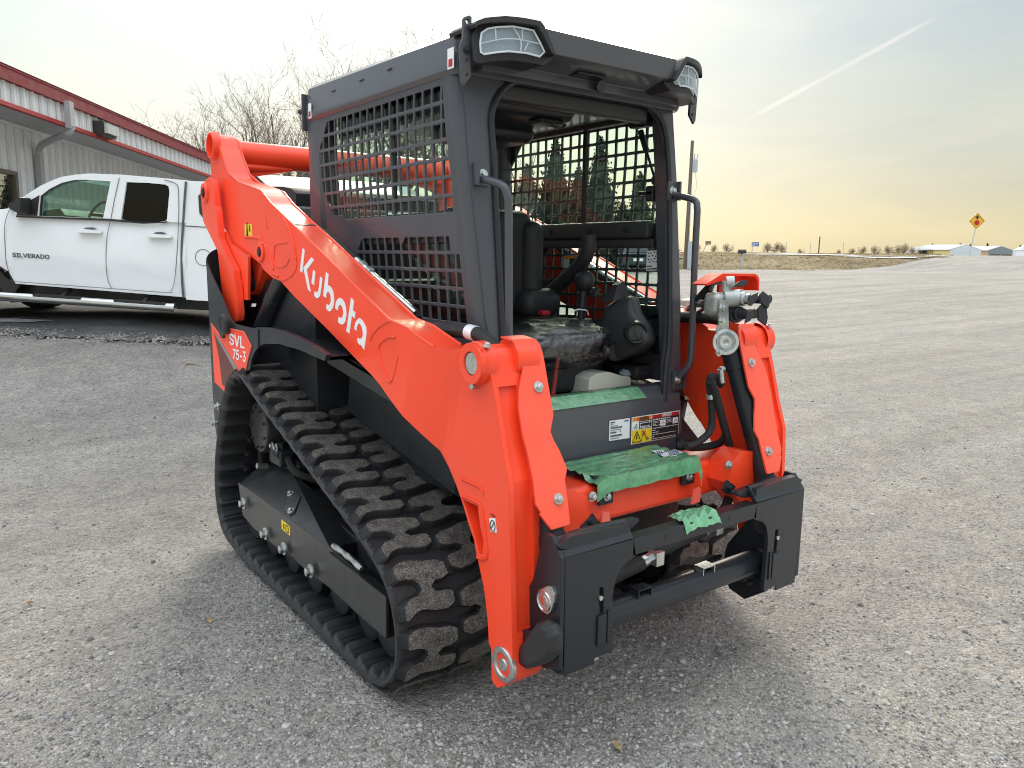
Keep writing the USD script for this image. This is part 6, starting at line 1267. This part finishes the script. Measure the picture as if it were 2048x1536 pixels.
obj('strut_foot', cyl((.44, .66, 1.70), (.45, .66, 1.70), .02), BLACK, IN)
# white washer bottle standing on the cab floor
WB = grp('washer_tank')
J8 = [tuple(at(u, v, 1, .66)[[0, 2]]) for u, v in I8([(320, 1490), (340, 1300), (450, 1230), (620, 1215), (800, 1270), (900, 1275), (920, 1310), (910, 1536), (330, 1640)])]
jm = man(poly(J8).buffer(-.012).buffer(.012, quad_segs=4), .10)
a_ = meshkit.arrays(jm.refine_to_length(.03)); jv = a_[0]; 
obj('bottle', tm(np.c_[jv[:, 0], .66+jv[:, 2], jv[:, 1]], a_[1][:, ::-1]), JUG, WB, 40)
jc = at(*I8([(830, 1255)])[0], 1, .70)
obj('cap', lathe(jc+V3([0, 0, -.01]), (.15, -.1, 1), [(0, .018), (.012, .018), (.012, .025), (.022, .026), (.026, .020), (.032, .016), (.033, 0)], 24), CAPB, WB)

# ---------------------------------------------------------------- front cross member, step, cylinder guards
FR = grp('front_cross_member')
obj('torque_tube', rbx(-.50, .50, .240, .40, .560, .694, .022, 12), ORANGE, FR)
both('end_bracket', prism([(-.482, .60), (-.482, .72), (-.40, .735), (-.338, .70), (-.325, .63), (-.345, .60), (-.42, .53), (-.48, .53)], 1, .148, .240), ORANGE, [FR, FR])
both('bolt', bolt(at(1184, 993, 1, .148), (0, -1, 0), .012), ZINC, [FR, FR])
both('lock_tab', cat_(prism([tuple(at(u, v, 1, .145)[[0, 2]]) for u, v in Z(1080, 960, .15625, [(520, 600), (680, 430), (740, 530), (690, 620), (600, 690)])], 1, .143, .150), bolt(at(1183, 1045, 1, .143), (0, -1, 0), .011)), BLACK, [FR, FR])
both('stop_tab', prism([tuple(at(u, v, 1, .20)[[0, 2]]) for u, v in Z(1080, 960, .15625, [(765, 470), (785, 395), (825, 405), (855, 390), (885, 580), (770, 600)])], 1, .19, .20), PINK, [FR, FR])
SP = grp('step')
obj('step_plate', bx(-.215, .235, .250, .345, .700, .716), BLACK, SP)
for xx in (-.185, .205):
    obj('step_bracket', cat_(prism([(xx-.03, .697), (xx-.03, .628), (xx+.03, .628), (xx+.03, .697)], 1, .224, .234), bx(xx-.03, xx+.03, .224, .30, .697, .700)), BLACK, SP); obj('bolt', bolt((xx, .223, .655), (0, -1, 0), .012), ZINC, SP)
# green film draped on the step
nx, ny = 70, 26; U, W = np.meshgrid(np.linspace(0, 1, nx), np.linspace(0, 1, ny))
yy = np.where(W < .72, .425-.212*W/.72, .213); zz = np.where(W < .72, .722 + .004*np.sin(W*40), .722-.052*(W-.72)/.28)
xx = -.235 + .50*U
zz = zz + .006*(meshkit.fbm(np.stack([xx*30, W*9, 0*xx], -1), 3, 2)-.5) - np.where(W > .72, (W-.72)/.28*.005*np.abs(np.sin(U*19+1.3*np.sin(U*7)))*.5, 0) - np.where(U < .10, (.10-U)*.22*(W > .5), 0) - np.where(U > .96, (U-.96)*1.4, 0)
yy = yy - .0025*(meshkit.fbm(np.stack([xx*28, W*8, 3+0*xx], -1), 3, 3)-.5)
v = np.stack([xx, yy, zz], -1).reshape(-1, 3); f = []
for j in range(ny-1):
    for i in range(nx-1): a = j*nx+i; f += [[a, a+nx, a+nx+1], [a, a+nx+1, a+1]]
obj('protective_film', tm(v, f), FILM, SP, 60)
gp = [at_plane(*q, V3([0, 0, .7255]), V3([0, 0, 1.0])) for q in I6([(1290, 905), (1440, 890), (1475, 925), (1600, 885), (1715, 920), (1600, 970), (1450, 978), (1400, 950)])]
obj('paper_label', slab(gp, (0, 0, 1), .0008), PAPER, SP)
obj('label_print', cat_(*[slab([at_plane(*q, V3([0, 0, .7262]), V3([0, 0, 1.0])) for q in I6([(a, b), (a+14, b-2), (a+40, b+45), (a+26, b+47)])], (0, 0, 1), .0004) for a, b in ((1505, 912), (1528, 908), (1550, 904), (1572, 900), (1594, 898), (1616, 896), (1360, 908), (1385, 906), (1410, 903))]), look('blue_ink', (.10, .14, .30), .6), SP)
# guards over the tilt cylinders
gn = V3([0, -1.0, .314]); gn /= np.linalg.norm(gn); g0 = V3([-.487, .203, 1.036])
I7 = lambda P: Z(900, 650, .2604, P)
gpx = I7([(470, 112), (640, 100), (668, 118), (690, 150), (715, 220), (770, 540), (795, 690), (772, 820), (800, 890), (840, 960), (900, 1100)]) + Z(1080, 960, .15625, [(320, 0), (360, 300), (385, 540), (380, 575), (150, 640), (60, 520), (0, 440)]) + I7([(700, 1440), (660, 1380), (640, 1200), (600, 1000), (560, 850), (528, 640), (530, 500), (550, 400), (560, 340), (552, 260), (530, 200)])
g3 = [at_plane(*q, g0, gn) for q in gpx]
GD = pair('cylinder_guard')
both('guard_plate', slab(g3, gn, .007), look('orange_paint_flat', (.92, .085, .040), .42, coat=.35, var=.04, bevel=.004), GD)
both('guard_flange', cat_(slab([g3[0], g3[1], g3[1]+V3([0, .05, .006]), g3[0]+V3([0, .05, .006])], (0, -.1, 1), .006)), ORANGE, GD)
for q in ((1076, 774), (1116, 998)): both('bolt', bolt(at_plane(*q, g0, gn), gn, .0125), ZINC, GD)
# tilt cylinders behind the guards
TC = pair('tilt_cylinder')
tp0, tp1 = V3([-.47, .285, 1.10]), V3([-.505, .06, .46])
td = (tp1-tp0)/np.linalg.norm(tp1-tp0)
both('cylinder_barrel', lathe(tp0, td, [(0, 0), (0, .040), (.10, .040), (.10, .036), (.50, .036), (.50, .040), (.56, .040), (.56, .022), (.60, .020)], 28), BLACK, TC)
both('piston_rod', cyl(tp0+td*.58, tp0+td*.66, .018), CHROME, TC)
pw = at(1451, 684, 1, .172)
PWm = mirp(pw)
obj('pin_washer', lathe(pw, (-.62, -.76, .05), [(-.012, .040), (0, .044), (.006, .044), (.008, .034), (-.002, .028), (.006, .020), (.004, .010), (-.006, 0)], 36), ZINC, TC[1])
obj('hose', cat_(tube([(at(u, v, 1, .27)) for u, v in ((1443, 770), (1425, 752), (1419, 765), (1422, 800), (1424, 840), (1418, 865), (1395, 885), (1372, 893))], .013, 12, 5), tube([(at(u, v, 1, .25)) for u, v in ((1422, 762), (1432, 790), (1448, 850), (1462, 900), (1471, 930))], .015, 12, 5), tube([(at(u, v, 1, .30)) for u, v in ((1452, 870), (1440, 885), (1415, 893), (1385, 895), (1360, 888))], .014, 12, 5)), HOSE, TC[1])
obj('hose_end', cat_(*[cyl((at(*a, 1, .25)), (at(*b, 1, .25)), r, n=10) for a, b, r in (((1471, 930), (1475, 945), .011), ((1474, 940), (1477, 958), .013), ((1475, 960), (1480, 985), .010), ((1441, 738), (1444, 765), .011), ((1440, 740), (1447, 738), .011))], cyl((at(1420, 788, 1, .268)), (at(1421, 797, 1, .268)), .0145)), ZINC, TC[1])
# hydraulic coupler block on the left arm
HB = grp('hydraulic_coupler')
I5 = lambda P: Z(1380, 530, 180/1536, P)
def hb(u, v, y=.22): return at(*I5([(u, v)])[0], 1, y)
hbx = lambda P, y=.22: [tuple(hb(a, b, y)[[0, 2]]) for a, b in P]
obj('shield', cat_(prism(hbx([(155, 320), (440, 140), (1000, 145), (1050, 190), (1065, 250), (1060, 430), (1040, 430), (1035, 260), (1000, 190), (620, 180), (560, 240), (300, 300), (180, 345)], .27), 1, .24, .30), prism(hbx([(460, 350), (610, 350), (610, 500), (450, 510)], .30), 1, .29, .30), prism(hbx([(420, 150), (1050, 160), (1050, 430), (460, 430)], .31), 1, .30, .306)), look('orange_shield', (.80, .045, .014), .62, spec=.25), HB)
obj('block', cat_(rbx(*sorted((hb(400, 560)[0], hb(640, 560)[0])), .20, .27, hb(500, 880)[2], hb(500, 470)[2], .022, 14), cyl(hb(560, 580, .22), hb(820, 570, .19), .032, n=24), cyl(hb(620, 440), hb(620, 270), .016, n=16), cyl(hb(620, 300), hb(760, 290, .20), .020, n=18), cyl(hb(640, 620), hb(420, 640, .24), .026, .016, 18)), CAST, HB)
obj('mounting_plate', prism(hbx([(490, 600), (600, 600), (640, 680), (650, 1000), (640, 1110), (640, 1500), (450, 1500), (450, 1110), (490, 1000)], .19), 1, .186, .194), CAST, HB)
for q in ((540, 735), (530, 950), (485, 1480)): obj('bolt', bolt(hb(*q, .186), (0, -1, 0), .012), ZINC, HB)
for k, (a, b, ya, yb) in enumerate(((820, 575, .19, .15), (760, 830, .20, .15))):
    p, q = hb(a, b, ya), hb(a+170, b+5, yb); d_ = (q-p)/np.linalg.norm(q-p)
    obj('coupler_socket', lathe(p, d_, [(0, 0), (0, .032), (.012, .032), (.014, .024), (.03, .024), (.032, .018), (.05, .018), (.05, 0)], 24), ZINC if k == 0 else BLACK, HB)
    for off in (0, .035):
        obj('coupler_socket', cyl(p+d_*.045+V3([off, 0, 0]), p+d_*.10+V3([off, 0, 0]), .015, n=18), BLACK, HB)
for P_ in ([(1040, 560), (1060, 510), (1165, 470), (1150, 580), (1060, 690), (1000, 680)], [(1195, 500), (1240, 440), (1340, 520), (1358, 690), (1330, 740), (1215, 640)], [(960, 930), (1000, 800), (1110, 740), (1100, 850), (1030, 950), (940, 1000)], [(1165, 740), (1215, 670), (1310, 750), (1330, 900), (1300, 1030), (1170, 930)], [(690, 395), (850, 270), (960, 250), (1000, 290), (980, 330), (900, 370), (760, 360)]):
    pts = [hb(a, b, .060) for a, b in P_]; nn_ = V3([-.55, -.80, .2]); nn_ /= np.linalg.norm(nn_); obj('dust_cap', slab([at_plane(*q, pts[0], nn_) for q in I5(P_)], nn_, .012), PLASTIC, HB)
P5 = lambda L: [hb(a, b, y) for a, b, y in L]
obj('pipe', cat_(tube(P5([(610, 290, .25), (440, 295, .26), (390, 330, .27), (350, 430, .28), (325, 510, .29)]), .009, 8, 4), tube(P5([(380, 660, .26), (240, 650, .32), (100, 650, .50), (-100, 645, .80)]), .017, 12, 4), tube(P5([(420, 760, .28), (260, 740, .36), (150, 800, .50), (-60, 900, .80)]), .008, 8, 4)), look('grey_steel_pipe', (.20, .21, .20), .35, metal=.8), HB)
obj('hose', cat_(tube(P5([(350, 340, .28), (200, 500, .34), (110, 600, .46), (-60, 800, .7)]), .012, 10, 4), tube(P5([(330, 420, .28), (220, 540, .33), (100, 660, .5)]), .010, 8, 4)), HOSE, HB)

# ---------------------------------------------------------------- quick coupler at the front
QC = grp('quick_coupler')
QP = Z(1080, 960, .15625, [(325, 1000), (1200, 760), (1225, 970), (1150, 1030), (1060, 1105), (990, 1215), (945, 1380)]) + [(1225, 1195), (1225, 1303), (1189, 1316), (1188, 1328), (1128, 1352)]
qx = [tuple(at(u, v, 1, 0.0)[[0, 2]]) for u, v in QP]
zc = at(1130.8, 1116, 1, 0)[2]
slotp = [at(*q, 1, 0)[[0, 2]] for q in ZP([(1490, 185), (1490, 460)])]
qpl = poly(qx).difference(LineString([tuple(s) for s in slotp]).buffer(.009))
both('face_plate', prism(qpl, 1, 0, .016), BLACK, [QC, QC])
both('latch_wedge', cat_(bx(slotp[1][0]-.016, slotp[1][0]+.016, -.006, .0, .315, slotp[1][1]-.006), bx(slotp[1][0]+.022, slotp[1][0]+.032, -.005, .0, .315, slotp[1][1])), BLACK, [QC, QC])
both('latch_pin', cat_(bx(slotp[0][0]-.012, slotp[0][0]+.012, .02, .03, .35, .47), cyl((slotp[0][0]-.004, .0, sum(s[1] for s in slotp)/2+.012), (slotp[0][0]-.004, -.006, sum(s[1] for s in slotp)/2+.012), .007)), ZINC, [QC, QC])
both('wear_pad', bx(slotp[1][0]-.03, slotp[1][0], .004, .014, .268, .292), look('grey_pad', (.35, .34, .30), .6), [QC, QC])
# bent top, hook bar and lip
xl, xr = -.545, qx[1][0]
both('top_bend', prism([(0, zc), (.038, zc+.048), (.050, zc+.044), (.016, zc-.004)], 0, xl, xr), BLACK, [QC, QC])
W_ = [tuple(at(u, v, 1, .012)[[0, 2]]) for u, v in Z(1080, 960, .15625, [(250, 880), (240, 855), (395, 725), (1130, 567), (1142, 700), (440, 912)])]
both('hook_bar', prism(poly(W_), 1, .012, .035), BLACK, [QC, QC])
Lp = [tuple(at(u, v, 1, .055)[[0, 2]]) for u, v in Z(1080, 960, .15625, [(205, 800), (205, 870), (300, 900), (1120, 600), (1215, 500), (1205, 475), (850, 545), (400, 660)])]
both('top_lip', prism(poly(Lp), 1, .036, .062), BLACK, [QC, QC])
both('side_plate', prism([(.001, .285), (.001, zc), (.04, zc+.05), (.075, zc+.05), (.12, zc-.10), (.17, .42), (.175, .33), (.14, .275), (.07, .262)], 0, -.560, -.545), BLACK, [QC, QC])
both('inner_ear', prism([(.018, .285), (.018, .50), (.05, .53), (.10, .53), (.15, .46), (.22, .36), (.235, .27), (.20, .195), (.13, .178), (.05, .235)], 0, -.455, -.435), BLACK, [QC, QC])
obj('cross_bar', prism([(0, zc-.052), (0, zc-.003), (.045, zc-.003), (.045, zc-.012), (.010, zc-.014), (.010, zc-.052)], 0, xr, -xr), BLACK, QC)
both('bar_hole', bx(-.155, -.143, -.0012, .0, zc-.032, zc-.018), INK, [QC, QC])
obj('cross_tube', cyl((-.44, .085, .343), (.44, .085, .343), .042, n=36), BLACK, QC)
both('weld_ring', lathe((-.436, .085, .345), (1, 0, 0), [(0, .046), (.012, .038)], 30), BLACK, [QC, QC])
for xx in (-.17, .13): obj('hose_clip', cat_(bx(xx-.03, xx+.03, .055, .095, .398, .402), bx(xx-.03, xx-.026, .055, .095, .375, .400), bx(xx+.026, xx+.03, .055, .095, .375, .400)), BLACK if xx < 0 else ZINC, QC)
obj('hose', cat_(tube([(-.42, .14, .40), (-.25, .13, .43), (-.12, .125, .45)], .024, 12, 5), tube([(-.05, .135, .46), (.05, .135, .475), (.18, .13, .49)], .020, 12, 5), tube([(.18, .15, .49), (.35, .18, .52), (.45, .22, .6)], .016, 12, 5)), HOSE, QC)
for a in ((-.12, .125, .45), (.18, .13, .49)):
    a = V3(a); obj('hose_end', cat_(cyl(a, a+V3([.02, 0, .004]), .020, n=12), cyl(a+V3([.02, 0, .004]), a+V3([.05, 0, .008]), .017, n=6), bx(a[0]+.05, a[0]+.085, a[1]-.02, a[1]+.02, a[2]-.02, a[2]+.025)), ZINC, QC)
# pins and levers at the ends
pn = at(*ZP([(845, 300)])[0], 0, -.562)
tear = [tuple(at(u, v, 0, -.562)[1:]) for u, v in ZP([(735, 250), (760, 180), (870, 128), (910, 140), (940, 230), (935, 330), (900, 440), (860, 468), (790, 430), (750, 360)])]
obj('pin_cap', cat_(prism(poly(tear).buffer(.001), 0, -.572, -.560)), ZINC, QC)
pc_ = V3([-.572, *np.mean(V3(tear), axis=0)])
obj('pin_head', lathe(pc_+V3([.001, .008, -.006]), (-1, 0, 0), [(0, .030), (.004, .028), (-.002, .022), (.003, .014), (.003, 0)], 28), CHROME, QC)
lv = [tuple(at(u, v, 0, -.60)[1:]) for u, v in ZP([(460, 1010), (480, 880), (560, 790), (700, 580), (800, 560), (880, 620), (930, 740), (930, 950), (830, 1080), (700, 1130), (570, 1165), (470, 1100)])]
lm_ = man(poly(lv).buffer(-.010).buffer(.010, quad_segs=4), .05); la = meshkit.arrays(lm_.refine_to_length(.012)); lvv = la[0].copy()
cc = lvv[:, :2].mean(0); tt = np.abs(lvv[:, 2]-.025)/.025; lvv[:, :2] = cc + (lvv[:, :2]-cc)*(1-.22*tt[:, None]**3)
obj('latch_lever', tm(np.c_[-.612+lvv[:, 2], lvv[:, 0], lvv[:, 1]], la[1]), PLASTIC, QC, 45)
obj('lever_boss', cyl((-.565, .09, .33), (-.595, .09, .33), .045, n=28), BLACK, QC)
both('inner_pin', cat_(lathe((-.435, .075, .475), (.9, -.3, 0), [(0, .034), (.006, .032), (.006, .010), (.009, .008), (.009, 0)], 28)), BLACK, [QC, QC])
both('inner_boss', cat_(lathe((-.43, .13, .30), (1, -.1, 0), [(-.02, .050), (.03, .046), (.05, .036), (.052, 0)], 28), bolt((-.40, .09, .268), (0, -1, 0), .010)), BLACK, [QC, QC])
# crumpled green film on the cross bar
nx, ny = 44, 18; U, W = np.meshgrid(np.linspace(0, 1, nx), np.linspace(0, 1, ny))
xx = -.075 + .175*U + .02*(W-.5)*(.5-U); yy = .060-.072*W; zz = zc + .012 + .010*np.sin(U*24)*np.sin(W*3.0) - np.where(W > .75, (W-.75)*.14, 0) + .016*(meshkit.fbm(np.stack([xx*45, W*5, 0*xx], -1), 3, 9)-.5) - .015*np.clip(.08-U, 0, 1)*6*W - .02*np.clip(U-.93, 0, 1)*6
v = np.stack([xx, yy, zz], -1).reshape(-1, 3); f = []
for j in range(ny-1):
    for i in range(nx-1): a = j*nx+i; f += [[a, a+nx, a+nx+1], [a, a+nx+1, a+1]]
obj('protective_film', tm(v, f), FILM, QC, 50)
